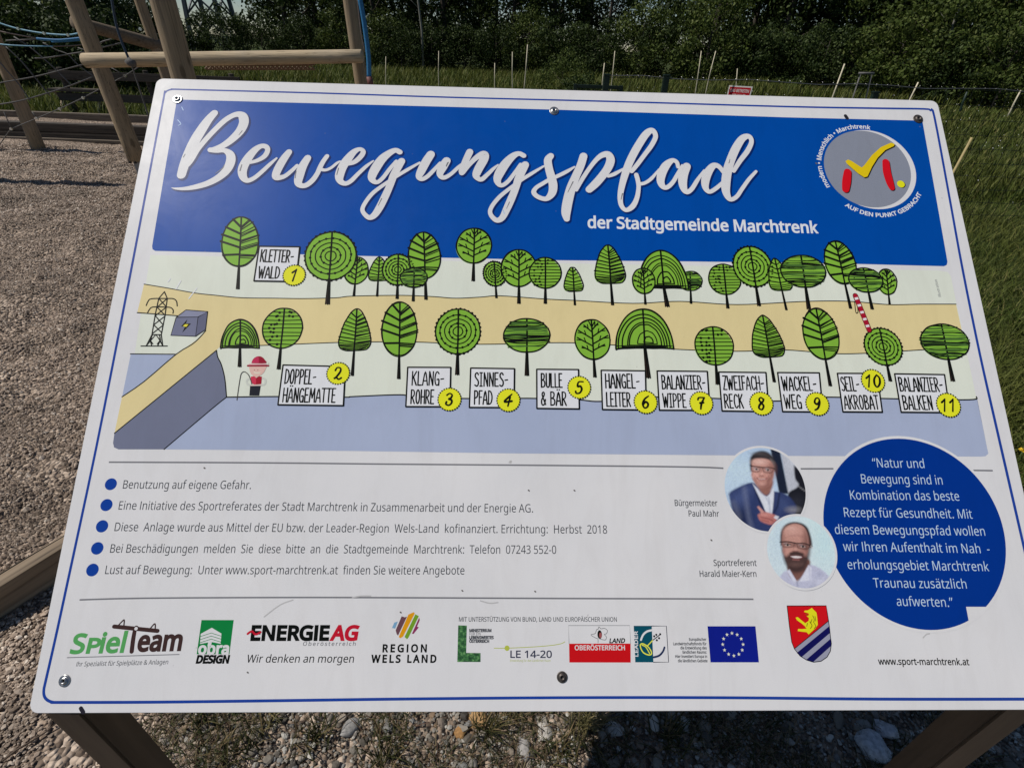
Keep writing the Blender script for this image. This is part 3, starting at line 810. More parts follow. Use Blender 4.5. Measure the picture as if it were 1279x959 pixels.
def draw_tree(kind, cx, cy, rx, ry, bx, by):
    a = Art()
    lvl = 0
    for x_, y_, r_, l_ in draw_tree.done:
        if math.hypot(cx - x_, (cy - y_) * 0.8) < rx + r_ + 3:
            lvl = max(lvl, l_ + 1)
    draw_tree.done.append((cx, cy, rx, lvl))
    base = 12 + 4 * lvl
    lean = (bx - cx) / max(1.0, by - cy)            # the sheet's perspective at this place
    tilt = lean * (0.45 if kind == 'dome' else 1.0)
    def P(x, y):
        k = lean if y < -ry else tilt
        off = 0 if k == tilt else (lean - tilt) * ry
        return (cx + x - k * y - off, cy - y)
    big = rx / 25.0
    lw = 1.15 + 0.45 * min(1.2, big)
    out = crown_outline(kind, rx, ry)
    # misregistered colour under the ink
    a.poly([P(x * 1.0 - 0.9, y - 0.7) for x, y in out], I_GREEN, base)
    inner = lambda y: math.sqrt(max(0, 1 - (y / ry) ** 2)) * rx
    if kind == 'cone':
        def inner(y):
            return rx * cone_w(max(-1, min(1, y / ry)))
    zi = base + 2
    S = lambda pts, w=lw, sm=3: a.stroke([P(*p) for p in pts], I_BLACK, zi, w=w, smooth=sm)
    top = by - cy
    # trunk: flared, two-tone
    tb = max(1.3, rx * 0.10)
    cb = -ry * (0.95 if kind != 'dome' else 0.9)
    a.poly([P(-tb * 0.3, cb), P(tb * 0.3, cb), P(tb * 0.7, -top * 0.86), P(tb, -top), P(-tb, -top), P(-tb * 0.7, -top * 0.86)], I_TRUNK, base + 1)
    S([(-tb * 0.35, cb), (-tb * 0.8, -top)], lw * 0.7, 0)
    S([(tb * 0.35, cb), (tb * 0.8, -top)], lw * 0.9, 0)
    S([(0, ry * 0.98), (0.3, 0), (0, cb)], lw * 1.3)
    S([(0, cb), (tb * 0.1, -top)], lw * 1.1, 0)
    jit = lambda k=0.5: rnd(-k, k)
    S([(x + jit(0.3), y + jit(0.3)) for x, y in out[::2]] + [out[0]], lw * 1.1, 3)
    if kind in ('dome', 'leaf', 'branch'):
        S([(x * rnd(0.96, 1.0), y * rnd(0.95, 0.99)) for x, y in out[2:-2:3]], lw * 0.6, 3)
    if kind in ('leaf', 'cone'):
        n = 5 if kind == 'leaf' else (8 if rx > 15 else 5)
        for i in range(n):
            y0 = ry * (0.62 - i * 1.45 / n) * 0.95
            for sg in (-1, 1):
                reps = 1 if (sg < 0 or rx < 15) else 2
                for r_ in range(reps + (1 if kind == 'leaf' and sg > 0 else 0)):
                    yy = y0 - r_ * 2.1 * big
                    rise = ry * (0.30 if kind == 'leaf' else 0.20) * (0.5 + 0.7 * (y0 + ry) / (2 * ry)) + jit(1)
                    if kind == 'leaf' and i == n - 1:
                        rise = jit(1.0) - 1
                    ye = max(-ry * 0.93, min(ry * 0.9, yy + rise))
                    S([(0, yy), (sg * inner(ye) * (0.96 + rnd(0, 0.1)), ye)], lw * (1.75 if (sg < 0 and kind == 'leaf') else rnd(0.7, 1.15)), 0)
        if kind == 'cone':
            for i in range(6 if rx > 15 else 3):
                y0 = -ry * (0.62 + 0.06 * i * (1 if rx > 15 else 2))
                S([(-inner(y0) * 0.95, y0 + jit(0.8)), (0, y0 - 2.0 * big), (inner(y0) * 0.95, y0 + 2 * big + jit())], lw * 0.75, 3)
    elif kind == 'rings':
        for q, dots in ((0.2, 0), (0.36, 8), (0.55, 0), (0.74, 18)):
            pts = [(q * rx * 1.08 * math.cos(t) + jit(0.25), q * ry * math.sin(t) + jit(0.25)) for t in [2 * math.pi * i / 18 for i in range(19)]]
            S(pts, lw * 0.85, 3)
            for i in range(dots):
                t = 2 * math.pi * i / dots + 0.1
                a.disc(uv(*P(q * rx * 1.08 * math.cos(t), q * ry * math.sin(t))), lw * 0.95 * mpp(cx, cy), I_BLACK, zi + 2, 8)
        for i in range(34):
            t = 2 * math.pi * i / 34
            a.disc(uv(*P((rx + 0.4) * math.cos(t), (ry + 0.4) * math.sin(t))), lw * rnd(0.7, 1.15) * mpp(cx, cy), I_BLACK, zi + 2, 7)
    elif kind == 'branch':
        for i, (fr, rise, ln) in enumerate(((0.42, 0.34, 0.62), (0.08, 0.42, 0.86), (-0.28, 0.42, 0.9), (-0.60, 0.30, 0.8))):
            y0 = ry * fr
            for sg in (-1, 1):
                yy = y0 + sg * ry * 0.05
                ye = yy + ry * rise
                xe = min(inner(ye), inner(yy)) * ln
                S([(0, yy), (sg * xe * 0.55, yy + ry * rise * 0.55), (sg * xe, ye)], lw * 1.15)
                for t, u_ in ((0.45, 1), (0.7, -1)):
                    S([(sg * xe * t, yy + ry * rise * t), (sg * xe * (t + (0.1 if u_ > 0 else 0.34)), yy + ry * rise * t + (ry * 0.22 if u_ > 0 else ry * 0.02))], lw * 0.85, 0)
        S([(0, ry * 0.6), (-rx * 0.15, ry * 0.9)], lw * 0.9, 0)
        S([(0, ry * 0.6), (rx * 0.18, ry * 0.9)], lw * 0.9, 0)
    elif kind == 'dots':
        for i in range(9):
            y0 = ry * (0.8 - 0.2 * i)
            S([(-inner(y0) * 0.97, y0 + jit()), (0, y0 + jit()), (inner(y0) * 0.97, y0 + jit())], lw * 0.75)
            for x in (-0.62, -0.42, -0.25, 0.22, 0.42) if i < 2 else (-0.62, -0.42, -0.25):
                if rnd(0, 1) < 0.75:
                    a.disc(uv(*P(x * rx + jit(1.5), y0 + jit(0.6))), 1.75 * big * mpp(cx, cy), I_BLACK, zi + 2, 8)
    elif kind == 'hatch':
        for i in range(int(24 * max(1, ry / 16))):
            y0 = rnd(-0.9, 0.9) * ry
            for sg in (-1, 1):
                w = inner(y0) * rnd(0.9, 1.05)
                a.stroke([P(0, y0), P(sg * w * 0.5, y0 + jit(0.7)), P(sg * w, y0 + jit(1.8))], I_BLACK if rnd(0, 1) < 0.55 else I_DKGREEN, zi, w=lw * rnd(0.35, 1.15), smooth=3)
    elif kind == 'dome':
        for q, ox in ((0.16, 0.14), (0.34, 0.10), (0.56, 0.03), (0.64, 0.05), (0.78, 0.0), (0.9, -0.02)):
            yb = -ry * (0.96 - 0.34 * (1 - q))
            pts = [(ox * rx + q * rx * math.cos(t), yb + q * ry * 1.85 * math.sin(t) + jit(0.5)) for t in [math.pi * i / 12 for i in range(13)]]
            S(pts, lw * rnd(0.7, 1.05), 3)
            if q < 0.8:
                S([pts[0], pts[-1]], lw * 0.8, 0)
        S([(-rx, -ry * 0.86), (0, -ry * 0.8), (rx * 0.95, -ry * 0.86)], lw * 0.7)
    part(a, 'printed_tree', ILLU)
draw_tree.done = []
for t in (
 ('leaf', 300, 302, 23, 31, 297, 361), ('branch', 445, 338, 15, 17, 442, 369), ('rings', 413, 320, 32, 30, 409, 380),
 ('cone', 473, 336, 12, 15, 471, 370), ('rings', 497, 337, 19, 19, 496, 373), ('leaf', 530, 319, 20, 29, 532, 374), ('hatch', 517, 347, 17, 12, 516, 376),
 ('branch', 592, 307, 22, 22, 591, 351), ('rings', 618, 342, 14, 15, 620, 372), ('branch', 648, 335, 22, 23, 648, 379), ('dots', 681, 341, 20, 19, 681, 379),
 ('cone', 716, 349, 12, 15, 718, 381), ('cone', 761, 330, 19, 24, 765, 381), ('hatch', 862, 351, 15, 12, 863, 379), ('dome', 827, 337, 31, 24, 836, 383), ('branch', 804, 351, 14, 16, 806, 380),
 ('dots', 905, 349, 20, 19, 909, 385), ('rings', 940, 333, 24, 25, 948, 382), ('cone', 972, 343, 14, 20, 982, 387), ('hatch', 1003, 339, 28, 20, 1010, 386),
 ('leaf', 1049, 328, 19, 27, 1062, 385), ('branch', 1108, 352, 12, 16, 1111, 380), ('hatch', 1081, 350, 21, 15, 1089, 386),
 ('dome', 300, 417, 24, 18, 299, 458), ('dots', 353, 410, 25, 25, 348, 461), ('cone', 444, 412, 20, 26, 440, 469), ('leaf', 499, 411, 22, 34, 498, 473),
 ('rings', 572, 414, 28, 28, 571, 468), ('hatch', 658, 419, 29, 21, 658, 469), ('branch', 740, 424, 22, 25, 743, 471), ('dome', 804, 411, 36, 25, 811, 472),
 ('dots', 892, 432, 24, 24, 896, 480), ('cone', 957, 420, 20, 26, 967, 477), ('leaf', 1025, 417, 22, 32, 1037, 482),
 ('rings', 1103, 433, 23, 23, 1112, 476), ('hatch', 1180, 427, 30, 22, 1190, 476)):
    draw_tree(*t)

# drawn lattice mast, power box, angler, barrier pole
Z = zoom(170, 340, 5.64)
a = Art()
for pts in ([(200, 138), (160, 185), (135, 300), (112, 440), (72, 518)], [(200, 138), (220, 185), (205, 300), (178, 440), (188, 518)], [(35, 520), (220, 520)],
            [(72, 235), (85, 205), (110, 187), (215, 186), (262, 187), (285, 205), (290, 238)], [(82, 285), (95, 262), (120, 245), (210, 246), (245, 250), (262, 268), (260, 290)],
            [(160, 185), (215, 246)], [(220, 185), (150, 246)], [(148, 246), (205, 305)], [(214, 246), (138, 305)], [(138, 310), (190, 370)], [(203, 310), (125, 370)], [(126, 372), (180, 425)], [(192, 372), (118, 430)],
            [(112, 440), (178, 440)], [(72, 518), (112, 470), (140, 440), (165, 475), (188, 518)], [(100, 480), (118, 505)], [(170, 480), (150, 505)], [(115, 440), (100, 480), (110, 518)], [(165, 440), (172, 480), (152, 518)]):
    a.stroke(pts, I_BLACK, 14, w=1.35, smooth=0 if len(pts) < 6 else 3, T=Z)
part(a, 'printed_mast', ILLU)
a = Art()
a.poly([(283, 318), (437, 316), (420, 452), (245, 445)], ink(108, 110, 132), 14, T=Z)
a.poly([(283, 318), (352, 266), (505, 278), (437, 316)], ink(128, 130, 152), 14, T=Z)
a.poly([(437, 316), (505, 278), (490, 405), (420, 452)], ink(92, 94, 116), 14, T=Z)
for pts in ([(283, 318), (437, 316), (420, 452), (245, 445), (283, 318)], [(283, 318), (352, 266), (505, 278), (437, 316)], [(505, 278), (490, 405), (420, 452)]):
    a.stroke(pts, I_BLACK, 16, w=1.1, smooth=0, T=Z)
a.poly([(362, 332), (318, 382), (345, 384), (326, 426), (388, 362), (352, 362)], I_BLACK, 17, T=Z)
a.poly([(346, 366), (330, 380), (354, 386), (370, 368)], ink(214, 200, 60), 19, T=Z)
part(a, 'printed_power_box', ILLU)
a = Art()
ZA = zoom(286, 440, 15.87)
for pts in ([(420, 520), (370, 540), (350, 580), (372, 630), (430, 648)], [(660, 510), (715, 530), (726, 580), (700, 635), (640, 645)]):
    a.stroke(pts, ink(190, 192, 182), 13, w=2.4, T=ZA)
a.poly([(420, 668), (630, 668), (600, 858), (404, 858)], ink(34, 36, 44), 14, T=ZA)
a.poly([(440, 480), (500, 472), (545, 510), (600, 474), (656, 484), (640, 630), (500, 640), (452, 610), (428, 540)], ink(150, 24, 42), 15, T=ZA)
a.poly([(440, 480), (500, 472), (540, 508), (538, 632), (500, 640), (452, 610), (428, 540)], ink(190, 52, 76), 16, T=ZA)
a.poly([(396, 284), (750, 284), (700, 390), (650, 440), (600, 470), (545, 505), (490, 466), (445, 440), (416, 380)], ink(206, 170, 158), 17, T=ZA)
a.poly([(446, 215), (470, 150), (520, 100), (590, 78), (660, 95), (712, 150), (734, 215)], ink(140, 24, 46), 18, smooth=3, T=ZA)
a.poly([(446, 215), (470, 150), (520, 100), (590, 80), (596, 214)], ink(178, 44, 78), 19, T=ZA)
a.stroke([(400, 240), (735, 236)], ink(216, 160, 164), 20, w=1.4, smooth=0, T=ZA)
a.stroke([(372, 266), (784, 266)], ink(138, 34, 50), 21, w=2.0, smooth=0, T=ZA)
for x in (506, 574):
    a.disc(uv(*ZA(x, 350)), 0.0007, ink(150, 110, 98), 20, 8)
a.stroke([(500, 398), (560, 412), (620, 400)], ink(226, 206, 186), 20, w=1.2, T=ZA)
a.stroke([(440, 655), (640, 650)], ink(206, 186, 176), 20, w=1.6, T=ZA, smooth=0)
a.stroke([(455, 630), (430, 540), (390, 450), (340, 400), (290, 386), (245, 425), (222, 520), (190, 720), (160, 945)], ink(70, 66, 62), 21, w=1.0, T=ZA)
part(a, 'printed_angler', ILLU)
Z = zoom(1020, 290, 6.395)
a = Art()
a.stroke([(308, 508), (420, 785)], I_BLACK, 22, w=6.6, smooth=0, T=Z)
a.stroke([(308, 508), (418, 782)], ink(156, 22, 44), 23, w=5.4, smooth=0, T=Z)
for i in range(5):
    t0 = 0.05 + i * 0.2
    p = lambda t: (308 + 110 * t, 508 + 274 * t)
    a.stroke([p(t0), p(t0 + 0.065)], ink(214, 206, 206), 25, w=4.4, smooth=0, T=Z, caps=False)
a.stroke([(302, 560), (312, 640), (328, 640), (326, 600)], I_BLACK, 22, w=1.0, T=Z)
part(a, 'printed_barrier_pole', ILLU)

# station cards: narrow hand lettering
def ell(cx, cy, rx, ry, n=12):
    return [(cx + rx * math.sin(2 * math.pi * i / n), cy + ry * math.cos(2 * math.pi * i / n)) for i in range(n + 1)]
HAND = {
 'A': (.46, [[(0, 0), (.22, 1), (.44, 0)], [(.08, .32), (.37, .32)]]),
 'B': (.44, [[(.03, 0), (.03, 1)], [(.03, 1), (.28, .96), (.34, .78), (.26, .58), (.05, .53)], [(.05, .53), (.32, .46), (.4, .25), (.32, .05), (.03, 0)]]),
 'C': (.4, [[(.37, .85), (.26, .98), (.12, .93), (.03, .6), (.05, .25), (.15, .03), (.28, .03), (.37, .16)]]),
 'D': (.44, [[(.03, 0), (.03, 1)], [(.03, 1), (.25, .93), (.39, .65), (.39, .35), (.27, .08), (.03, 0)]]),
 'E': (.37, [[(.32, 1), (.03, 1)], [(.03, 1), (.03, 0)], [(.03, 0), (.34, 0)], [(.03, .52), (.27, .52)]]),
 'F': (.35, [[(.32, 1), (.03, 1)], [(.03, 1), (.03, 0)], [(.03, .52), (.27, .52)]]),
 'G': (.43, [[(.38, .85), (.26, .98), (.12, .92), (.03, .6), (.05, .25), (.15, .02), (.3, .03), (.38, .13)], [(.38, 0), (.38, .42), (.23, .42)]]),
 'H': (.42, [[(.03, 0), (.03, 1)], [(.38, 0), (.38, 1)], [(.03, .5), (.38, .5)]]),
 'I': (.28, [[(.12, 0), (.12, 1)], [(.01, 1), (.23, 1)], [(.01, 0), (.23, 0)]]),
 'K': (.43, [[(.03, 0), (.03, 1)], [(.38, 1), (.05, .48)], [(.13, .58), (.4, 0)]]),
 'L': (.35, [[(.03, 1), (.03, 0)], [(.03, 0), (.32, 0)]]),
 'M': (.56, [[(.02, 0), (.08, 1)], [(.08, 1), (.27, .3)], [(.27, .3), (.46, 1)], [(.46, 1), (.52, 0)]]),
 'N': (.43, [[(.03, 0), (.05, 1)], [(.05, 1), (.37, 0)], [(.37, 0), (.39, 1)]]),
 'O': (.45, [ell(.21, .5, .18, .5)]),
 'P': (.41, [[(.03, 0), (.03, 1)], [(.03, 1), (.27, .96), (.36, .76), (.27, .53), (.03, .45)]]),
 'R': (.43, [[(.03, 0), (.03, 1)], [(.03, 1), (.27, .96), (.35, .76), (.27, .54), (.03, .47)], [(.14, .48), (.39, 0)]]),
 'S': (.4, [[(.35, .86), (.24, .99), (.09, .93), (.05, .73), (.19, .55), (.34, .38), (.35, .15), (.22, .0), (.03, .08)]]),
 'T': (.4, [[(0, 1), (.38, 1)], [(.19, 1), (.19, 0)]]),
 'U': (.43, [[(.03, 1), (.04, .2), (.14, .02), (.27, .02), (.37, .2), (.39, 1)]]),
 'W': (.6, [[(0, 1), (.14, 0)], [(.14, 0), (.28, .75)], [(.28, .75), (.42, 0)], [(.42, 0), (.56, 1)]]),
 'Z': (.39, [[(.02, 1), (.35, 1)], [(.35, 1), (.02, 0)], [(.02, 0), (.36, 0)]]),
 '&': (.5, [[(.42, .05), (.12, .7), (.12, .9), (.22, .98), (.3, .88), (.26, .7), (.06, .42), (.04, .15), (.16, .0), (.32, .1), (.4, .42)]]),
 '-': (.34, [[(.04, .45), (.28, .48)]]),
 ' ': (.2, []),
}
HAND = {k: (v[0] + 0.10, v[1]) for k, v in HAND.items()}
HAND['Ä'] = (HAND['A'][0], HAND['A'][1] + [[(.11, 1.16), (.12, 1.17)], [(.31, 1.16), (.32, 1.17)]])
def hand_line(a, body, p0, p1, h, z):
    tot = sum(HAND[c][0] for c in body)
    A, B = uv(*p0), uv(*p1)
    k = mpp(*p0)
    ex = (B - A).normalized()
    ey = Vector((-ex.y, ex.x))
    L = (B - A).length
    x = 0.0
    for c in body:
        adv, sts = HAND[c]
        for st in sts:
            pts = []
            wj = rnd(0.92, 1.12)
            for px, py in (catmull(st, 4) if len(st) > 2 else st):
                q = A + ex * ((x + px) / tot * L) + ey * (py * h * k)
                pts.append((q.x, q.y, 1.75 * k * wj))
            a.ribbon(pts, I_BLACK, z)
        x += adv
DIG = {
 '1': [[(.3, .72), (.5, .85), (.68, 1)], [(.68, 1), (.42, 0)]],
 '2': [[(.2, .75), (.35, .98), (.68, .95), (.72, .68), (.4, .25), (.12, .04), (.35, .14), (.6, .0), (.85, .12)]],
 '3': [[(.22, .85), (.5, 1), (.76, .86), (.62, .6), (.42, .53), (.7, .45), (.72, .2), (.45, 0), (.15, .1), (.2, .28)]],
 '4': [[(.85, 1), (.45, .7), (.1, .36), (.85, .42)], [(.68, .75), (.45, 0)]],
 '5': [[(.92, .98), (.45, .95), (.34, .58), (.62, .6), (.75, .35), (.55, .05), (.2, 0), (.12, .16)]],
 '6': [[(.82, 1), (.42, .75), (.2, .35), (.35, .02), (.65, .1), (.74, .36), (.5, .52), (.24, .32)]],
 '7': [[(.18, .78), (.3, .95), (.86, .95)], [(.86, .95), (.52, .45), (.4, 0)], [(.38, .5), (.72, .54)]],
 '8': [[(.76, .84), (.5, 1), (.3, .8), (.5, .55), (.7, .3), (.5, 0), (.2, .12), (.32, .4), (.66, .66), (.78, .86)]],
 '9': [[(.74, .72), (.5, .48), (.24, .62), (.4, .95), (.7, .95), (.74, .6), (.5, .15), (.18, 0)]],
 '0': [[(.55, 1), (.25, .65), (.22, .2), (.45, 0), (.75, .3), (.8, .75), (.55, 1)]],
}
CARDS = [
 ([(324, 308), (374.5, 308.7), (370, 352), (317.5, 351)], ('KLETTER-', (325, 327), (367.5, 328), 15.5), ('WALD', (322.5, 347.5), (350, 348), 15), (367.6, 344, 13.2), '1'),
 ([(353.8, 456), (431.5, 458), (429, 506.6), (347.4, 505.5)], ('DOPPEL-', (355.5, 479), (395.5, 479.5), 18), ('HÄNGEMATTE', (353, 502), (420, 502.5), 17.5), (422.5, 466.4, 13.8), '2'),
 ([(509.4, 458.8), (563, 459), (562, 508), (507, 507.8)], ('KLANG-', (514.4, 481), (556, 481.3), 17.3), ('ROHRE', (513, 504), (543, 504.2), 17.3), (561.5, 498.8, 14.2), '3'),
 ([(588, 459.8), (642.6, 460.6), (642, 509), (586.3, 508.8)], ('SINNES-', (592.8, 482.3), (636, 482.5), 17), ('PFAD', (592.3, 504.8), (616, 505), 17), (635, 499.8, 14.2), '4'),
 ([(670.4, 461.3), (722.5, 461.7), (723.5, 510.7), (670.6, 510)], ('BULLE', (676, 483.6), (703.5, 483.8), 17.3), ('& BÄR', (676, 506), (709, 506.3), 16.8), (723.4, 483.9, 14), '5'),
 ([(750.8, 462.6), (806, 463.3), (807, 512), (752.4, 511.4)], ('HANGEL-', (756.4, 484.5), (800.5, 484.7), 17.5), ('LEITER', (757.7, 507.4), (789, 507.7), 17.3), (806.2, 502.2, 14.2), '6'),
 ([(820.6, 463.4), (883.2, 464), (886.5, 512.5), (823.5, 512.2)], ('BALANZIER-', (827, 485.7), (882.5, 486.2), 17), ('WIPPE', (828.5, 508.5), (858.5, 508.8), 17), (875.7, 503.4, 14.2), '7'),
 ([(897.6, 464.8), (956.4, 465.4), (960, 514), (901.7, 513.2)], ('ZWEIFACH-', (903.6, 486.5), (956, 487), 17), ('RECK', (905.3, 509.4), (930, 509.6), 17), (950.7, 504, 14.3), '8'),
 ([(971, 465.4), (1023, 465.8), (1027.5, 514.5), (977.2, 514)], ('WACKEL-', (977.6, 487.5), (1021.5, 487.8), 17), ('WEG', (980.5, 510), (1003, 510.2), 17), (1020.6, 504.5, 14.2), '9'),
 ([(1045.6, 466.4), (1095, 466.5), (1101.7, 514.7), (1052.5, 514.3)], ('SEIL-', (1051.5, 488), (1075, 488.2), 17), ('AKROBAT', (1055.2, 510.8), (1099.5, 511), 17), (1090, 475.8, 14.2), '10'),
 ([(1117, 467), (1179.3, 468), (1185.8, 515.3), (1125.2, 514.7)], ('BALANZIER-', (1124.2, 488.5), (1179.5, 489), 17), ('BALKEN', (1129, 511.3), (1166.5, 511.6), 17), (1184.2, 506, 14.6), '11'),
]
for quad, l1, l2, (bx, by, br), num in CARDS:
    a = Art()
    a.poly(quad, I_CARD, 34)
    for i in range(4):
        a.stroke([quad[i], quad[(i + 1) % 4]], I_BLACK, 35, w=1.9, smooth=0)
    hand_line(a, *l1, 35)
    hand_line(a, *l2, 35)
    c = uv(bx, by)
    k = mpp(bx, by)
    a.disc(c, br * k, I_YELLOW, 38)
    for i in range(28):
        t0 = 2 * math.pi * i / 28
        a.ribbon([(c.x + br * k * math.cos(t0 + d), c.y + br * k * math.sin(t0 + d), 1.7 * k) for d in (0, 0.07, 0.14)], I_BLACK, 39, caps=False)
    dw = 12.0 * k
    x0 = c.x - dw * (0.5 if len(num) == 1 else 0.95)
    for ch in num:
        for st in DIG[ch]:
            pts = catmull(st, 5) if len(st) > 2 else st
            a.ribbon([(x0 + px * dw, c.y + (py - 0.5) * 15 * k, k * (1.5 + 1.3 * abs(math.sin(2.4 * py + 0.5)))) for px, py in pts], I_BLACK, 40)
        x0 += dw * 0.85
    part(a, 'printed_card', ILLU)

# ------------------------------------------------------------------ lower half: notices
a = Art()
for pts in ([(136, 577), (320, 577.8), (480, 579.4), (700, 581.2), (860, 583), (903.5, 584.6)], [(1000, 585.3), (1041, 585.2)], [(1213, 587.2), (1240, 587.6)], [(99.4, 748.8), (180, 746.7), (350, 745.8), (480, 746), (700, 747), (860, 747.5), (941, 748)]):
    a.stroke(pts, I_GREY, 3, w=1.9, smooth=3 if len(pts) > 2 else 0, caps=False)
part(a, 'divider_line')
for (bx, by), body, p0, p1 in (
    ((138.5, 604.5), 'Benutzung auf eigene Gefahr.', (152, 610), (314, 610.6)),
    ((133, 630.5), 'Eine Initiative des Sportreferates der Stadt Marchtrenk in Zusammenarbeit und der Energie AG.', (146.6, 636.2), (666.6, 639.8)),
    ((127.5, 657), 'Diese  Anlage wurde aus Mittel der EU bzw. der Leader-Region  Wels-Land  kofinanziert. Errichtung:  Herbst  2018', (141.5, 663), (759, 666.2)),
    ((121.5, 684.5), 'Bei Beschädigungen  melden  Sie  diese  bitte  an  die  Stadtgemeinde  Marchtrenk:  Telefon  07243 552-0', (136, 690), (695.3, 691.4)),
    ((115.5, 711.5), 'Lust auf Bewegung:  Unter www.sport-marchtrenk.at  finden Sie weitere Angebote', (129.8, 716.6), (580.6, 717.2))):
    a = Art()
    a.disc(uv(bx, by), 0.0071, ink(18, 58, 140), 3)
    a.text(body, p0, p1, 10.4, I_TEXT, 3, bold=-0.02)
    part(a, 'notice_line')

# quote disc
a = Art()
qc, qr = circle_fit([(1028.4, 640), (1120, 549), (1256, 690), (1150, 784), (1060, 735), (1225, 600)])
p1c, p1r = circle_fit([(904, 611), (957, 556), (1007.5, 612), (945, 665)])
p2c, p2r = circle_fit([(955.8, 692), (1000, 642), (1045.5, 692), (998, 736.4)])
a.disc(qc, qr + 0.0035, I_WHITE, 8, 72)
qp = []
notch = [uv(1206, 775), uv(1206.5, 757.4), uv(1233, 757.4)]
N1 = notch[1]
for i in range(96):
    t = 2 * math.pi * i / 96
    p = qc + Vector((math.cos(t), math.sin(t))) * qr
    if p.x > N1.x and p.y < N1.y:
        if not qp or qp[-1] != 'n':
            qp.append('n')
        continue
    qp.append(p)
i = qp.index('n')
dy = N1.y
xr = qc.x + math.sqrt(max(0, qr ** 2 - (dy - qc.y) ** 2))
yb = qc.y - math.sqrt(max(0, qr ** 2 - (N1.x - qc.x) ** 2))
qp = qp[:i] + [Vector((N1.x, yb)), N1, Vector((xr, dy))] + qp[i + 1:]
a.loops([[tuple(p) for p in qp]], ink(3, 46, 126), 10)
part(a, 'quote_disc')
I_Q = ink(176, 196, 226)
a = Art()
for body, p0, p1 in (('“Natur und', (1090, 583.4), (1156, 584.4)), ('Bewegung sind in', (1075, 603.4), (1178.7, 605)), ('Kombination das beste', (1061, 623.5), (1199.3, 625.1)),
                     ('Rezept für Gesundheit. Mit', (1053.4, 645.2), (1215.3, 647.4)), ('diesem Bewegungspfad wollen', (1042.5, 666.6), (1231.8, 668.8)), ('wir Ihren Aufenthalt im Nah  -', (1053.4, 687.8), (1237.2, 690.8)),
                     ('erholungsgebiet Marchtrenk', (1058.3, 710.3), (1235.9, 713)), ('Traunau zusätzlich', (1091.3, 733.3), (1208.8, 734.7)), ('aufwerten.”', (1119.8, 756.1), (1191.1, 757.7))):
    a.text(body, p0, p1, 11.2, I_Q, 12, bold=-0.06)
part(a, 'quote_lettering')

# portraits: small printed photographs, toned point by point
import numpy as np
def seg_dist(P, A, B):
    d = B - A
    t = np.clip(((P - A) @ d) / max(1e-9, d @ d), 0, 1)
    return np.linalg.norm(P - A - t[:, None] * d, axis=1)
def tone(P, col, layer):
    kind, pts, c, soft, op = layer[:5]
    c = np.array([min(0.8, lin(v) * KP) for v in c])
    if kind == 'oval':
        cx, cy, rx, ry = pts
        q = np.hypot((P[:, 0] - cx) / rx, (P[:, 1] - cy) / ry)
        sd = (q - 1) * min(rx, ry)
    else:
        Q = np.array(catmull([tuple(map(float, p)) for p in pts] + ([tuple(map(float, pts[0]))] if kind == 'poly' else []), 4) if len(pts) > 4 else list(pts) + ([pts[0]] if kind == 'poly' else []), float)
        sd = np.full(len(P), 1e9)
        for a_, b_ in zip(Q[:-1], Q[1:]):
            sd = np.minimum(sd, seg_dist(P, a_, b_))
        if kind == 'poly':
            ins = np.zeros(len(P), bool)
            for (x0, y0), (x1, y1) in zip(Q[:-1], Q[1:]):
                if abs(y1 - y0) < 1e-9:
                    continue
                k = ((y0 > P[:, 1]) != (y1 > P[:, 1])) & (P[:, 0] < (x1 - x0) * (P[:, 1] - y0) / (y1 - y0) + x0)
                ins ^= k
            sd = np.where(ins, -sd, sd)
        else:
            sd = sd - layer[5] / 2
    al = np.clip(0.5 - sd / soft, 0, 1) * op
    return col * (1 - al[:, None]) + c * al[:, None]
m, nt, bs = new_mat('print_photograph')
at = nt.nodes.new('ShaderNodeAttribute')
at.attribute_name = 'tone'
pn = noise_tex(nt, 220.0, 3, 0.6)
nt.links.new(mixc(nt, 1.0, at.outputs['Color'], ramp(nt, [(0.3, (0.96, 0.96, 0.96)), (0.7, (1.03, 1.03, 1.03))], pn), 'MULTIPLY'), bs.inputs['Base Color'])
bs.inputs['Roughness'].default_value = 0.38
bs.inputs['Specular IOR Level'].default_value = 0.2
def portrait(c, r, x0, y0, k, z, bgc, layers):
    a = Art()
    a.disc(c, r, I_WHITE, z, 64)
    NR, NS = 46, 180
    rr = r - 0.0028
    pts = [(c.x, c.y)] + [(c.x + rr * i / NR * math.cos(2 * math.pi * j / NS), c.y + rr * i / NR * math.sin(2 * math.pi * j / NS)) for i in range(1, NR + 1) for j in range(NS)]
    fs = [(0, 1 + j, 1 + (j + 1) % NS) for j in range(NS)]
    for i in range(NR - 1):
        for j in range(NS):
            b0, b1 = 1 + i * NS + j, 1 + i * NS + (j + 1) % NS
            fs.append((b0, b0 + NS, b1 + NS, b1))
    base = len(a.v)
    a.raw(pts, fs, m, z + 2)
    P = np.array([proj(BO + BU * p[0] + BV * p[1]) for p in pts])
    P = np.c_[(P[:, 0] - x0) * k, (P[:, 1] - y0) * k]
    rg = np.random.default_rng(3)
    col = np.tile(np.array([min(0.8, lin(v) * KP) for v in bgc]), (len(P), 1))
    for L in layers:
        col = tone(P, col, L)
    col = np.clip(col * (1 + rg.normal(0, 0.05, (len(P), 1))), 0, 0.8)
    o = part(a, 'printed_portrait')
    ca = o.data.color_attributes.new('tone', 'FLOAT_COLOR', 'POINT')
    full = np.ones((len(a.v), 4), np.float32)
    full[base:, :3] = col
    ca.data.foreach_set('color', full.ravel())
DK = (30, 24, 26)
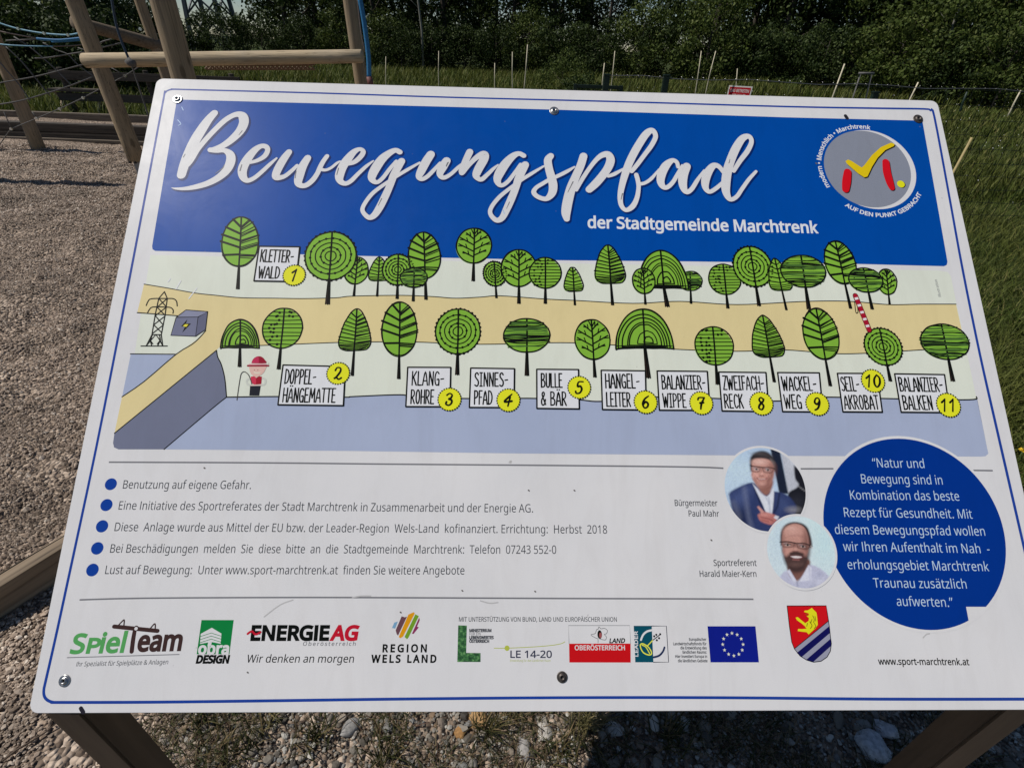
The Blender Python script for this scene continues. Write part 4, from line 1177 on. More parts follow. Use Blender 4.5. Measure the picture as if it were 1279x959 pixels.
portrait(p1c, p1r, 820, 540, 4.567, 14, (168, 186, 206), [
 ('oval', (470, 200, 120, 120), (180, 198, 216), 150, 0.7), ('oval', (600, 90, 140, 60), (150, 172, 198), 120, 0.6),
 ('poly', [(700, 60), (900, 60), (900, 360), (748, 350)], (170, 172, 180), 8, 1), ('poly', [(740, 60), (900, 60), (900, 180), (760, 200)], (186, 188, 194), 60, 0.8),
 ('poly', [(648, 90), (702, 98), (752, 350), (700, 350)], (26, 32, 48), 9, 1),
 ('poly', [(783, 190), (806, 205), (850, 270), (870, 470), (780, 470), (748, 356), (796, 316), (810, 296), (790, 262)], (26, 26, 32), 11, 1), ('line', [(800, 300), (850, 335)], (140, 138, 140), 7, 0.7, 5), ('oval', (800, 400, 40, 40), (44, 44, 52), 50, 0.6),
 ('poly', [(412, 352), (440, 326), (545, 285), (600, 330), (690, 338), (752, 362), (800, 430), (770, 480), (720, 500), (660, 590), (540, 590), (450, 490)], (44, 54, 92), 11, 1),
 ('poly', [(425, 360), (500, 310), (545, 320), (500, 420), (455, 440)], (66, 78, 118), 60, 0.8), ('poly', [(690, 360), (740, 380), (770, 430), (700, 450)], (62, 74, 112), 50, 0.7),
 ('oval', (470, 500, 60, 70), (22, 28, 52), 80, 0.7), ('line', [(500, 320), (512, 400), (525, 480), (545, 560)], (120, 126, 150), 34, 0.45, 16), ('line', [(440, 400), (470, 480)], (120, 124, 140), 40, 0.4, 14), ('line', [(560, 320), (590, 400), (630, 478)], (22, 28, 54), 12, 0.9, 8), ('line', [(575, 318), (612, 400)], (70, 80, 118), 14, 0.6, 8), ('line', [(700, 350), (690, 420), (664, 468)], (22, 28, 54), 12, 0.9, 8),
 ('poly', [(548, 292), (575, 318), (628, 364), (668, 318), (658, 462), (632, 470), (600, 400)], (198, 200, 208), 8, 1), ('line', [(640, 372), (648, 460)], (140, 146, 164), 12, 0.7, 6), ('line', [(585, 330), (625, 372), (640, 400)], (150, 154, 170), 12, 0.6, 7),
 ('poly', [(556, 262), (656, 270), (656, 322), (628, 358), (588, 330)], (134, 92, 82), 14, 1),
 ('poly', [(535, 222), (533, 150), (556, 118), (602, 104), (646, 120), (672, 160), (674, 222), (600, 215)], (44, 40, 42), 14, 1), ('poly', [(650, 150), (672, 170), (672, 215), (655, 210)], (116, 110, 110), 18, 0.8), ('oval', (585, 120, 34, 7), (84, 78, 78), 16, 0.7), ('oval', (628, 134, 24, 8), (70, 62, 62), 16, 0.6),
 ('poly', [(541, 215), (546, 166), (566, 150), (620, 150), (655, 168), (670, 216), (664, 262), (645, 300), (610, 317), (575, 303), (546, 262)], (180, 132, 120), 11, 1),
 ('poly', [(648, 176), (672, 190), (670, 240), (655, 286), (618, 316), (636, 250)], (120, 78, 70), 44, 0.85), ('poly', [(548, 262), (575, 303), (612, 318), (645, 300), (640, 290), (605, 300), (575, 288)], (130, 88, 80), 20, 0.8),
 ('oval', (586, 168, 32, 13), (216, 172, 160), 26, 0.9), ('oval', (562, 242, 17, 12), (206, 154, 142), 18, 0.85), ('oval', (630, 246, 15, 11), (190, 138, 126), 18, 0.8), ('oval', (600, 294, 16, 7), (196, 150, 138), 14, 0.6), ('line', [(548, 222), (545, 244)], (150, 104, 94), 14, 0.7, 6),
 ('poly', [(543, 196), (588, 199), (588, 222), (552, 221), (541, 212)], (158, 118, 112), 9, 0.6), ('poly', [(606, 201), (640, 200), (666, 212), (656, 228), (616, 225)], (148, 108, 102), 9, 0.6), ('oval', (568, 210, 13, 6), (206, 194, 190), 6, 0.6), ('oval', (634, 214, 13, 6), (196, 184, 180), 6, 0.6), ('oval', (569, 210, 6, 5), (36, 28, 28), 4, 1), ('oval', (635, 214, 6, 5), (36, 28, 28), 4, 1), ('line', [(554, 206), (568, 203), (582, 207)], (70, 48, 46), 5, 0.8, 3), ('line', [(620, 210), (634, 207), (650, 212)], (66, 46, 44), 5, 0.8, 3), ('line', [(552, 202), (566, 200)], (190, 190, 200), 6, 0.5, 3), ('line', [(622, 206), (636, 205)], (186, 186, 196), 6, 0.5, 3),
 ('line', [(600, 206), (593, 236), (602, 246)], (140, 96, 88), 10, 0.7, 6), ('oval', (598, 236, 8, 8), (210, 162, 150), 9, 0.7), ('line', [(588, 247), (612, 249)], (126, 80, 74), 8, 0.7, 5),
 ('line', [(572, 260), (584, 267), (602, 269), (622, 265), (630, 259)], (132, 80, 78), 8, 0.9, 6), ('line', [(582, 264), (602, 267), (618, 264)], (198, 178, 174), 6, 0.8, 3), ('line', [(585, 278), (612, 279)], (150, 104, 98), 9, 0.6, 5), ('line', [(562, 246), (560, 262), (568, 274)], (140, 96, 88), 11, 0.6, 5), ('line', [(638, 248), (642, 264), (634, 278)], (112, 72, 66), 11, 0.6, 5),
 ('line', [(535, 188), (545, 192), (590, 197), (606, 200), (644, 199), (674, 208)], DK, 5, 1, 5.5), ('line', [(541, 195), (541, 212), (552, 223), (580, 224), (589, 214), (589, 200)], (52, 40, 40), 5, 0.85, 3), ('line', [(606, 202), (608, 218), (618, 227), (652, 230), (666, 214)], (52, 40, 40), 5, 0.85, 3),
 ('poly', [(576, 472), (600, 455), (636, 456), (690, 482), (660, 524), (615, 516), (588, 500)], (168, 104, 98), 11, 1), ('oval', (620, 470, 26, 9), (194, 134, 126), 16, 0.8), ('poly', [(573, 424), (583, 419), (614, 452), (600, 463)], (186, 134, 126), 9, 1), ('line', [(596, 482), (640, 492), (664, 504)], (112, 62, 60), 8, 0.8, 5), ('line', [(604, 500), (640, 508)], (112, 62, 60), 8, 0.7, 4), ('poly', [(678, 472), (698, 478), (690, 498), (668, 486)], (196, 198, 206), 7, 0.9),
 ('oval', (780, 440, 30, 14), (150, 146, 146), 30, 0.6),
])
portrait(p2c, p2r, 820, 540, 4.567, 28, (196, 206, 212), [
 ('oval', (700, 600, 90, 200), (178, 196, 206), 160, 0.8), ('oval', (960, 620, 90, 160), (178, 204, 212), 140, 0.8), ('oval', (900, 500, 60, 50), (186, 208, 212), 90, 0.7),
 ('poly', [(685, 842), (742, 786), (800, 850), (868, 752), (985, 824), (965, 940), (760, 950)], (172, 172, 190), 11, 1), ('line', [(700, 850), (760, 900)], (142, 144, 166), 34, 0.6, 16), ('line', [(930, 810), (890, 880)], (138, 140, 164), 34, 0.7, 18), ('line', [(800, 850), (806, 900)], (118, 120, 144), 10, 0.8, 6), ('oval', (920, 850, 30, 20), (196, 196, 212), 40, 0.6),
 ('poly', [(745, 740), (862, 720), (868, 768), (800, 848), (750, 800)], (112, 76, 68), 14, 1), ('poly', [(750, 770), (860, 745), (850, 790), (780, 800)], (66, 46, 42), 30, 0.85),
 ('poly', [(706, 645), (707, 570), (735, 524), (790, 509), (846, 527), (873, 572), (882, 655), (800, 640)], (44, 38, 40), 12, 1),
 ('poly', [(714, 640), (719, 572), (744, 535), (790, 519), (836, 536), (860, 580), (868, 650), (860, 700), (838, 750), (795, 774), (755, 754), (727, 706)], (176, 130, 118), 10, 1),
 ('poly', [(842, 556), (866, 600), (870, 680), (852, 730), (834, 660)], (102, 68, 62), 40, 0.85), ('poly', [(714, 600), (726, 560), (732, 600), (728, 680), (718, 660)], (128, 88, 80), 24, 0.6),
 ('oval', (775, 560, 40, 24), (190, 146, 134), 42, 0.95), ('oval', (768, 545, 18, 8), (208, 168, 156), 18, 0.6), ('line', [(750, 590), (800, 586), (836, 594)], (140, 98, 90), 14, 0.5, 5),
 ('poly', [(714, 622), (784, 628), (800, 632), (876, 645), (866, 668), (806, 662), (786, 652), (722, 650)], (96, 66, 60), 18, 0.6), ('oval', (738, 676, 17, 12), (184, 136, 124), 18, 0.85), ('oval', (838, 682, 15, 11), (160, 112, 102), 18, 0.8),
 ('poly', [(713, 656), (722, 690), (738, 704), (754, 694), (766, 684), (795, 676), (830, 686), (846, 704), (860, 700), (872, 668), (862, 732), (832, 780), (792, 794), (752, 774), (726, 730)], (60, 44, 42), 20, 0.95), ('oval', (792, 752, 30, 9), (104, 78, 72), 20, 0.6), ('oval', (728, 676, 9, 16), (140, 98, 90), 16, 0.5),
 ('line', [(764, 690), (790, 682), (832, 694)], (52, 38, 36), 10, 0.9, 9), ('poly', [(756, 702), (795, 699), (836, 708), (814, 724), (780, 721)], (96, 52, 52), 7, 1), ('poly', [(764, 705), (795, 703), (828, 709), (808, 716), (780, 714)], (206, 196, 194), 6, 0.95), ('line', [(776, 724), (812, 727)], (150, 96, 92), 8, 0.8, 5),
 ('line', [(790, 634), (783, 662), (792, 676)], (120, 80, 74), 10, 0.8, 6), ('oval', (790, 666, 10, 9), (186, 140, 128), 10, 0.8), ('line', [(776, 676), (804, 678)], (96, 62, 58), 8, 0.7, 4),
 ('oval', (746, 641, 14, 6), (196, 182, 176), 6, 0.55), ('oval', (834, 650, 14, 6), (186, 172, 168), 6, 0.55), ('oval', (747, 641, 6, 6), (30, 24, 24), 4, 1), ('oval', (834, 650, 6, 6), (30, 24, 24), 4, 1), ('line', [(730, 637), (747, 633), (764, 638)], (56, 40, 38), 5, 0.8, 4), ('line', [(816, 645), (834, 642), (852, 649)], (56, 40, 38), 5, 0.8, 4), ('line', [(724, 632), (742, 630)], (150, 150, 158), 6, 0.5, 3), ('line', [(812, 640), (830, 640)], (150, 150, 158), 6, 0.5, 3),
 ('line', [(703, 624), (745, 622), (784, 629), (800, 632), (842, 632), (886, 648)], DK, 5, 1, 6), ('line', [(712, 630), (718, 648), (745, 655), (776, 651), (785, 632)], (52, 40, 40), 5, 0.7, 3), ('line', [(800, 634), (806, 656), (836, 664), (862, 662), (874, 648)], (52, 40, 40), 5, 0.7, 3), ('line', [(880, 646), (890, 660)], (196, 190, 186), 6, 0.7, 5),
 ('poly', [(742, 788), (758, 780), (798, 846), (782, 858)], (192, 192, 206), 8, 1), ('poly', [(866, 754), (884, 770), (880, 842), (812, 850)], (196, 196, 210), 8, 1), ('line', [(870, 770), (874, 836)], (150, 150, 170), 10, 0.6, 4),
])
for body, p0, p1 in (('Bürgermeister', (842.3, 631.6), (896.4, 631.8)), ('Paul Mahr', (859.6, 644.8), (898.4, 645)), ('Sportreferent', (891.2, 706.4), (945.4, 706.5)), ('Harald Maier-Kern', (873.4, 720), (945.6, 720.1))):
    a = Art()
    a.text(body, p0, p1, 7.5, I_TEXT, 3, bold=0.08)
    part(a, 'portrait_caption')

# ------------------------------------------------------------------ the row of emblems
Z = zoom(80, 765, 8.0)
a = Art()
GS, BR = ink(80, 150, 84), ink(60, 42, 40)
a.text('S', (86.2, 815.3), (104.6, 815.0), 22.5, GS, 3, bold=1.25, shear=0.10)
a.text('P', (105.0, 815.0), (124.0, 814.6), 17.0, GS, 4, bold=1.2, shear=0.10)
a.text('iel', (121.5, 814.6), (156.0, 813.7), 23.0, GS, 5, bold=1.2, shear=0.10)
a.text('eam', (170.0, 812.6), (227.0, 811.2), 23.5, BR, 3, bold=1.4, shear=0.06)
a.stroke([(706, 178, 40), (690, 270, 44), (676, 385, 44)], BR, 3, T=Z, sc=1 / 8)
a.stroke([(500, 136, 40), (935, 180, 40)], BR, 5, T=Z, sc=1 / 8, smooth=0)
for pts in ([(545, 122), (592, 74), (602, 78), (598, 128)], [(860, 158), (900, 112), (912, 120), (910, 168)]):
    a.stroke(pts, BR, 6, w=1.6, T=Z)
a.disc(uv(*Z(720, 155)), 0.0030, BR, 8, 16)
a.disc(uv(*Z(720, 157)), 0.0019, I_WHITE, 9, 16)
a.stroke([(32, 447), (1150, 415)], I_GREY, 3, w=1.0, T=Z, smooth=0)
a.text('Ihr Spezialist für Spielplätze & Anlagen', (94.4, 831.9), (210, 829), 5.6, I_TEXT, 3, shear=0.1)
part(a, 'seesaw_logo')

Z = zoom(235, 765, 5.814)
a = Art()
G2 = ink(16, 116, 56)
a.poly([(97, 52), (331, 52), (300, 300), (62, 300)], G2, 3, T=Z)
a.poly([(92, 152), (172, 108), (242, 150), (236, 224), (186, 214), (172, 212), (166, 240), (140, 240), (146, 214), (86, 226)], I_WHITE, 5, T=Z)
for y in (160, 182, 204):
    a.stroke([(88, y + 12), (168, y - 14), (238, y + 8)], G2, 6, w=0.7, smooth=0, T=Z)
a.text('obra', (246.8, 816.4), (286.2, 816.2), 13.0, I_WHITE, 7, bold=0.9)
a.text('DESIGN', (244, 827.6), (285.8, 827.5), 8.8, I_BLACK, 3, bold=0.85, shear=0.12)
part(a, 'tree_house_logo')

a = Art()
a.text('ENERGIE', (311.5, 798.8), (411, 798.7), 16.6, I_BLACK, 3, bold=1.35)
a.text('AG', (413, 798.7), (446.6, 798.7), 16.6, ink(178, 24, 44), 3, bold=1.35, shear=0.14)
a.stroke([(432, 152), (462, 134), (490, 156), (526, 140)], ink(178, 24, 44), 8, w=2.6, T=Z)
a.text('Oberösterreich', (377.8, 806), (444.4, 806), 4.8, I_GREY, 3, bold=0.1, track=170, shear=0.1)
a.text('Wir denken an morgen', (307.4, 827), (442.4, 827), 9.4, I_BLACK, 3, bold=0.05, shear=0.1)
part(a, 'energy_company_logo')

Z = zoom(455, 755, 11.99)
a = Art()
for col, pts in (((112, 152, 180), [(415, 345), (450, 265), (502, 248), (462, 355)]), ((98, 66, 74), [(470, 380), (560, 170), (606, 186), (640, 176), (505, 460), (486, 440)]), ((206, 142, 20), [(515, 480), (660, 145), (740, 108), (757, 128), (580, 475), (540, 500)]),
                 ((106, 146, 40), [(603, 480), (765, 140), (817, 168), (664, 485), (640, 515)]), ((128, 44, 84), [(713, 432), (822, 190), (832, 226), (790, 325), (817, 335), (738, 435)])):
    a.poly(pts, ink(*col), 3, T=Z)
a.text('REGION', (477, 813.8), (533.6, 813.8), 8.8, I_BLACK, 3, bold=0.55, track=230)
a.text('WELS LAND', (463.8, 826.9), (545.2, 826.9), 8.8, I_BLACK, 3, bold=0.55, track=200)
part(a, 'region_logo')

a = Art()
a.text('MIT UNTERSTÜTZUNG VON BUND, LAND UND EUROPÄISCHER UNION', (572.7, 775.9), (771, 775.9), 5.4, I_TEXT, 3, bold=0.05)
part(a, 'support_line')
Z = zoom(560, 760, 8.527)
a = Art()
m, nt, bs = new_mat('print_forest')
fn = noise_tex(nt, 260, 4, 0.65)
nt.links.new(ramp(nt, [(0.32, (0.006, 0.03, 0.012)), (0.5, (0.03, 0.13, 0.035)), (0.68, (0.16, 0.36, 0.12))], fn), bs.inputs['Base Color'])
bs.inputs['Roughness'].default_value = 0.45
a.poly([(105, 175), (197, 178), (190, 468), (343, 470), (343, 565), (95, 565)], m, 3, T=Z)
for body, x1, y in (('MINISTERIUM', 460, 245), ('FÜR EIN', 345, 281), ('LEBENSWERTES', 482, 320), ('ÖSTERREICH', 436, 359)):
    a.text(body, Z(222, y), Z(x1, y), 3.4, I_TEXT, 3, bold=0.3 if 'F' not in body else 0)
part(a, 'ministry_logo')
a = Art()
OL = ink(164, 172, 70)
a.stroke([(488, 418), (620, 418), (900, 405), (1100, 388), (1200, 370), (1240, 350)], OL, 3, w=0.8, T=Z)
a.disc(uv(*Z(625, 418)), 0.0029, OL, 5, 16)
a.text('LE 14-20', (636.3, 821), (689.8, 821), 8.4, ink(50, 54, 72), 3, bold=0.25)
a.text('Entwicklung für den Ländlichen Raum', Z(655, 562), Z(1090, 562), 2.6, OL, 3)
part(a, 'programme_logo')

Z = zoom(700, 770, 8.527)
a = Art()
a.poly([(92, 285), (747, 284), (748, 486), (95, 485)], ink(186, 18, 24), 3, T=Z)
for pts in ([(92, 285), (86, 92), (738, 92), (747, 284)],):
    a.stroke(pts, ink(130, 130, 132), 3, w=0.7, smooth=0, T=Z)
a.stroke([(400, 272), (398, 235), (372, 222), (325, 192), (370, 176), (384, 138), (402, 128), (410, 106), (432, 126), (470, 122), (500, 145), (490, 178), (468, 186), (490, 215), (478, 244), (440, 240), (412, 230)], ink(110, 110, 112), 4, w=0.7, T=Z)
a.disc(uv(*Z(418, 188)), 0.0027, I_BLACK, 5, 20, sq=1.75)
a.disc(uv(*Z(426, 196)), 0.0016, ink(150, 80, 80), 7, 16, sq=1.9)
a.text('LAND', Z(516, 278), Z(686, 276), 5.2, I_BLACK, 3, bold=0.35, shear=0.25)
a.text('OBERÖSTERREICH', Z(150, 353), Z(692, 353), 5.6, I_WHITE, 5, bold=0.2)
part(a, 'state_logo')

a = Art()
TE = ink(10, 70, 86)
a.poly([(780, 95), (972, 95), (990, 483), (797, 483)], TE, 3, T=Z)
a.stroke([(972, 97), (1128, 98), (1152, 482), (990, 482)], ink(36, 44, 58), 4, w=0.9, smooth=0, T=Z)
a.text('LEADER', Z(828, 428), Z(822, 152), 4.6, I_WHITE, 5, bold=0.2)
a.stroke([(857, 245), (880, 192), (920, 156), (972, 142)], I_WHITE, 5, w=2.4, T=Z)
a.stroke([(992, 430), (1050, 412), (1090, 370), (1108, 325)], ink(34, 46, 78), 5, w=2.4, T=Z)
YG = ink(214, 220, 70)
a.stroke([(865, 285), (850, 300), (860, 345), (890, 385), (940, 405), (968, 395), (965, 365), (935, 320), (890, 290), (865, 285)], YG, 6, w=1.4, T=Z)
a.stroke([(870, 300), (910, 322), (950, 390)], YG, 6, w=1.2, T=Z)
a.stroke([(928, 306), (986, 246)], YG, 6, w=1.2, smooth=0, T=Z)
a.stroke([(986, 246), (1066, 184)], I_BLACK, 7, w=1.0, smooth=0, T=Z)
for p in ((998, 206), (1020, 190), (1062, 184), (1050, 226), (1026, 248)):
    a.disc(uv(*Z(*p)), 0.0012, I_BLACK, 8, 10)
part(a, 'farming_programme_logo')

Z = zoom(830, 770, 9.838)
a = Art()
for body, x0, x1, y in (('Europäischer', 300, 515, 293), ('Landwirtschaftsfonds für', 105, 516, 347), ('die Entwicklung des', 195, 520, 398), ('ländlichen Raums:', 220, 520, 450), ('Hier investiert Europa in', 130, 526, 502), ('die ländlichen Gebiete', 165, 530, 556)):
    a.text(body, Z(x0, y), Z(x1, y), 3.3, I_TEXT, 3, bold=0.12)
part(a, 'fund_lettering')
a = Art()
a.poly([(528, 115), (1117, 115), (1160, 558), (565, 558)], ink(16, 28, 124), 3, T=Z)
sc_, _r = circle_fit([Z(*p) for p in ((828, 200), (965, 338), (853, 477), (715, 338))])
for i in range(12):
    t = math.pi / 2 + 2 * math.pi * i / 12
    c = sc_ + Vector((math.cos(t), math.sin(t))) * _r
    st = [(c.x + (0.0022 if j % 2 == 0 else 0.0009) * math.sin(math.pi * j / 5), c.y + (0.0022 if j % 2 == 0 else 0.0009) * math.cos(math.pi * j / 5)) for j in range(10)]
    a.loops([st], ink(222, 216, 190), 5)
part(a, 'star_flag')

Z = zoom(970, 745, 10.656)
a = Art()
sh = [(138, 120), (400, 119), (660, 118), (675, 220), (690, 320), (705, 430), (715, 530), (728, 620), (715, 720), (670, 800), (590, 855), (490, 868), (400, 840), (310, 785), (235, 690), (200, 600), (170, 400)]
a.poly(sh, ink(192, 18, 26), 3, T=Z)
a.poly([(235, 690), (690, 320), (705, 430), (715, 530), (728, 620), (715, 720), (670, 800), (590, 855), (490, 868), (400, 840), (310, 785)], ink(142, 142, 158), 5, T=Z)
a.poly([(268, 745), (697, 392), (707, 482), (330, 803)], ink(18, 18, 78), 7, T=Z)
a.poly([(392, 838), (718, 556), (726, 650), (488, 864)], ink(18, 18, 78), 7, T=Z)
a.poly([(425, 500), (515, 420), (548, 370), (540, 280), (530, 210), (490, 170), (468, 145), (440, 165), (410, 180), (375, 182), (362, 200), (400, 212), (425, 220), (430, 242), (400, 258), (430, 280), (425, 320), (380, 350), (330, 310), (280, 268), (252, 276), (270, 310), (330, 352), (375, 390), (385, 405), (400, 422), (340, 428), (286, 426), (280, 455), (330, 462), (400, 470)], ink(218, 204, 30), 7, T=Z)
for pts in ([(440, 330), (470, 380), (450, 420)], [(480, 250), (500, 300), (490, 340)], [(470, 300), (450, 350)], [(510, 260), (520, 320)], [(410, 350), (400, 390)], [(500, 350), (520, 390), (500, 420)], [(385, 222), (400, 240), (412, 238)]):
    a.stroke(pts, ink(96, 88, 20), 9, w=0.8, T=Z)
a.stroke(sh + [sh[0]], I_BLACK, 9, w=0.9, smooth=0, T=Z)
a.stroke([(235, 690), (690, 320)], I_BLACK, 9, w=0.8, smooth=0, T=Z)
part(a, 'coat_of_arms')
a = Art()
a.text('www.sport-marchtrenk.at', (1097.4, 829.5), (1211, 830.2), 7.6, I_BLACK, 3, bold=0.22)
part(a, 'web_address')

# wear: pen marks, scratches, rubbed spots; plus painted sun glints
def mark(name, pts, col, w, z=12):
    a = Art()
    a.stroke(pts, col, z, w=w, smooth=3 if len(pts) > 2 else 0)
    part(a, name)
DM = ink(38, 36, 44)
mark('pen_mark', [(101, 884), (104, 889)], DM, 5)
mark('pen_mark', [(1056, 145), (1058, 148)], DM, 4)
for pts in ([(330, 770), (350, 755), (366, 749)], [(440, 746), (451, 744), (463, 744)], [(1153, 796), (1157, 792), (1161, 791)], [(600, 750), (612, 753), (622, 752)]):
    mark('rub_mark', pts, ink(172, 170, 169), 1.5, 4)
for pts in ([(227, 134), (229, 138)], [(222, 150), (226, 155), (223, 157)], [(628, 262), (630, 267)]):
    mark('scratch_or_glint', pts, ink(150, 178, 214), 0.9)
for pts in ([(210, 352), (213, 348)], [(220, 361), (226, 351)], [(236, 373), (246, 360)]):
    mark('scratch_or_glint', pts, ink(226, 224, 220), 1.3, 16)  # these pale ticks are sun glints painted onto the illustration
for x, y in ((660, 612), (717, 612), (1019, 204), (500, 764), (888, 674), (309, 839), (668, 738), (577, 737), (255, 584)):
    mark('dirt_speck', [(x, y), (x + 0.9, y + 0.7)], ink(96, 92, 90), 1.7, 14)

# screws with washers
steel = plain('screw_steel', (0.42, 0.41, 0.40), 0.35, 0.2, 300, metal=1.0)
rubber = plain('screw_socket', (0.015, 0.015, 0.015), 0.7, 0.2, 300)
rust = plain('screw_dull', (0.10, 0.085, 0.075), 0.5, 0.3, 300, metal=0.7)
for x, y, r, mm in ((222, 124.5, 5.6, steel), (692, 139, 5.4, steel), (1146.5, 149, 5.4, rust), (81, 849.5, 7.4, steel), (702, 845, 7.0, rust), (1312, 846, 6.5, steel)):
    s = Solid()
    c = uv(x, y)
    rr = r * mpp(x, y)
    prof = [(rr, 0.0), (rr, 0.0008), (rr * 0.92, 0.0011), (rr * 0.72, 0.0011), (rr * 0.68, 0.0009), (rr * 0.6, 0.0022), (rr * 0.45, 0.0029), (rr * 0.3, 0.0029), (rr * 0.26, 0.0012)]
    N_ = 24
    vs = [(c.x + q * math.cos(2 * math.pi * i / N_), c.y + q * math.sin(2 * math.pi * i / N_), h) for q, h in prof for i in range(N_)]
    fs = [(k * N_ + i, k * N_ + (i + 1) % N_, (k + 1) * N_ + (i + 1) % N_, (k + 1) * N_ + i) for k in range(len(prof) - 1) for i in range(N_)]
    fs.append(tuple((len(prof) - 1) * N_ + i for i in range(N_)))
    mi = [0] * (len(fs) - 1) + [1]
    o = mesh_obj('screw', vs, fs, [mm, rubber], mi, ROOT, True)
    o.matrix_local = LOCAL

# legs and the rail that carries the sheet
legm = plain('leg_brown', (0.085, 0.060, 0.040), 0.5, 0.3, 9, bmp=0.001, stretch=(6, 6, 0.6))
def leg(xa, xb, ya, yb, top):
    s = Solid(ROOT.location)
    s.box(((xa + xb) / 2, (ya + yb) / 2, top / 2 - 0.15), (xb - xa, yb - ya, top + 0.3), bev=0.003)
    s.build('leg', legm, ROOT)
xl = at_depth(57, 894, 0.252).x
leg(xl, at_depth(103, 894, 0.252).x, 0.252, 0.290, 0.862)
xr_ = at_depth(1296, 892, 0.296).x
leg(xr_ - 0.045, xr_, 0.296, 0.335, 0.868)
s = Solid()
for v0 in (0.10, 0.70):
    s.box((BW / 2, v0, -0.0155), (BW - 0.12, 0.04, 0.02), bev=0.002)
o = s.build('support_rail', legm, ROOT)
o.matrix_local = LOCAL

# ------------------------------------------------------------------ ground
def ground_h(x, y):
    h = 0.035 * (noise.noise(Vector((x * 0.9, y * 0.9, 3.1)))) + 0.055 * noise.noise(Vector((x * 2.4, y * 3.8, 7.7))) + 0.034 * noise.noise(Vector((x * 6.0, y * 8.0, 1.7)))
    k = min(1.0, max(0.0, (math.hypot(x, y) - 1.0) / 1.5))
    return h * k * 0.9 + 0.02

def sheet(name, xs, ys, hf, m):
    vs = [(x, y, hf(x, y)) for y in ys for x in xs]
    nx = len(xs)
    fs = [(j * nx + i, j * nx + i + 1, (j + 1) * nx + i + 1, (j + 1) * nx + i) for j in range(len(ys) - 1) for i in range(nx - 1)]
    return mesh_obj(name, vs, fs, m, None, None, True)

# meadow to the horizon
m, nt, bs = new_mat('meadow')
n1 = noise_tex(nt, 0.5, 6, 0.65)
n2 = noise_tex(nt, 14.0, 5, 0.7)
c = mixc(nt, ramp(nt, [(0.35, (0, 0, 0)), (0.65, (1, 1, 1))], n1), (0.041, 0.064, 0.014), (0.079, 0.087, 0.025))
c = mixc(nt, ramp(nt, [(0.35, (0, 0, 0)), (0.7, (0.8, 0.8, 0.8))], n2), c, (0.016, 0.024, 0.009))
nt.links.new(c, bs.inputs['Base Color'])
bs.inputs['Roughness'].default_value = 0.9
bs.inputs['Specular IOR Level'].default_value = 0.1
bump(nt, bs, n2, 1.0, 0.06)
g = mesh_obj('ground', [(-900, -900, -0.03), (900, -900, -0.03), (900, 900, -0.03), (-900, 900, -0.03)], [(0, 1, 2, 3)], m)
tag(g, kind='structure')

# gravel area
m, nt, bs = new_mat('gravel')
tc = nt.nodes.new('ShaderNodeTexCoord')
def voro(scale, out='Color'):
    v = nt.nodes.new('ShaderNodeTexVoronoi')
    v.inputs['Scale'].default_value = scale
    nt.links.new(tc.outputs['Object'], v.inputs['Vector'])
    return v
v1, v2 = voro(62), voro(24)
sepc = nt.nodes.new('ShaderNodeSeparateColor')
nt.links.new(v1.outputs['Color'], sepc.inputs[0])
c1 = ramp(nt, [(0.0, (0.112, 0.081, 0.060)), (0.35, (0.250, 0.192, 0.144)), (0.7, (0.374, 0.291, 0.221)), (1.0, (0.548, 0.445, 0.352))], sepc.outputs[0])
gap = ramp(nt, [(0.45, (1, 1, 1)), (0.85, (0.45, 0.42, 0.40))], v1.outputs['Distance'])
big = noise_tex(nt, 0.8, 5, 0.6)
c = mixc(nt, 1.0, c1, ramp(nt, [(0.3, (0.80, 0.78, 0.76)), (0.7, (1.08, 1.06, 1.05))], big), 'MULTIPLY')
nt.links.new(c, bs.inputs['Base Color'])
bs.inputs['Roughness'].default_value = 0.85
bs.inputs['Specular IOR Level'].default_value = 0.25
ad = nt.nodes.new('ShaderNodeMath')
ad.operation = 'MULTIPLY_ADD'
nt.links.new(v2.outputs['Distance'], ad.inputs[0])
ad.inputs[1].default_value = 0.9
nt.links.new(v1.outputs['Distance'], ad.inputs[2])
inv = nt.nodes.new('ShaderNodeMath')
inv.operation = 'SUBTRACT'
inv.inputs[0].default_value = 1.0
nt.links.new(ad.outputs[0], inv.inputs[1])
bump(nt, bs, inv.outputs[0], 1.0, 0.022)
gravel = m
def axis(a, b, fine0, fine1, df, dc):
    out, x = [], a
    while x < b:
        out.append(x)
        x += df if fine0 <= x < fine1 else dc
    out.append(b)
    return out
xs = axis(-26, 1.15, -7.0, 1.2, 0.045, 0.4)
ys = axis(-2.0, 11.6, 0.0, 7.0, 0.045, 0.25)
o = sheet('gravel_area', xs, ys, ground_h, gravel)
tag(o, kind='structure')
o2 = sheet('gravel_verge', axis(1.15, 2.6, 1.1, 2.7, 0.05, 0.2), axis(-2.0, 1.15, 0, 1.2, 0.05, 0.2), ground_h, gravel)
tag(o2, kind='structure')

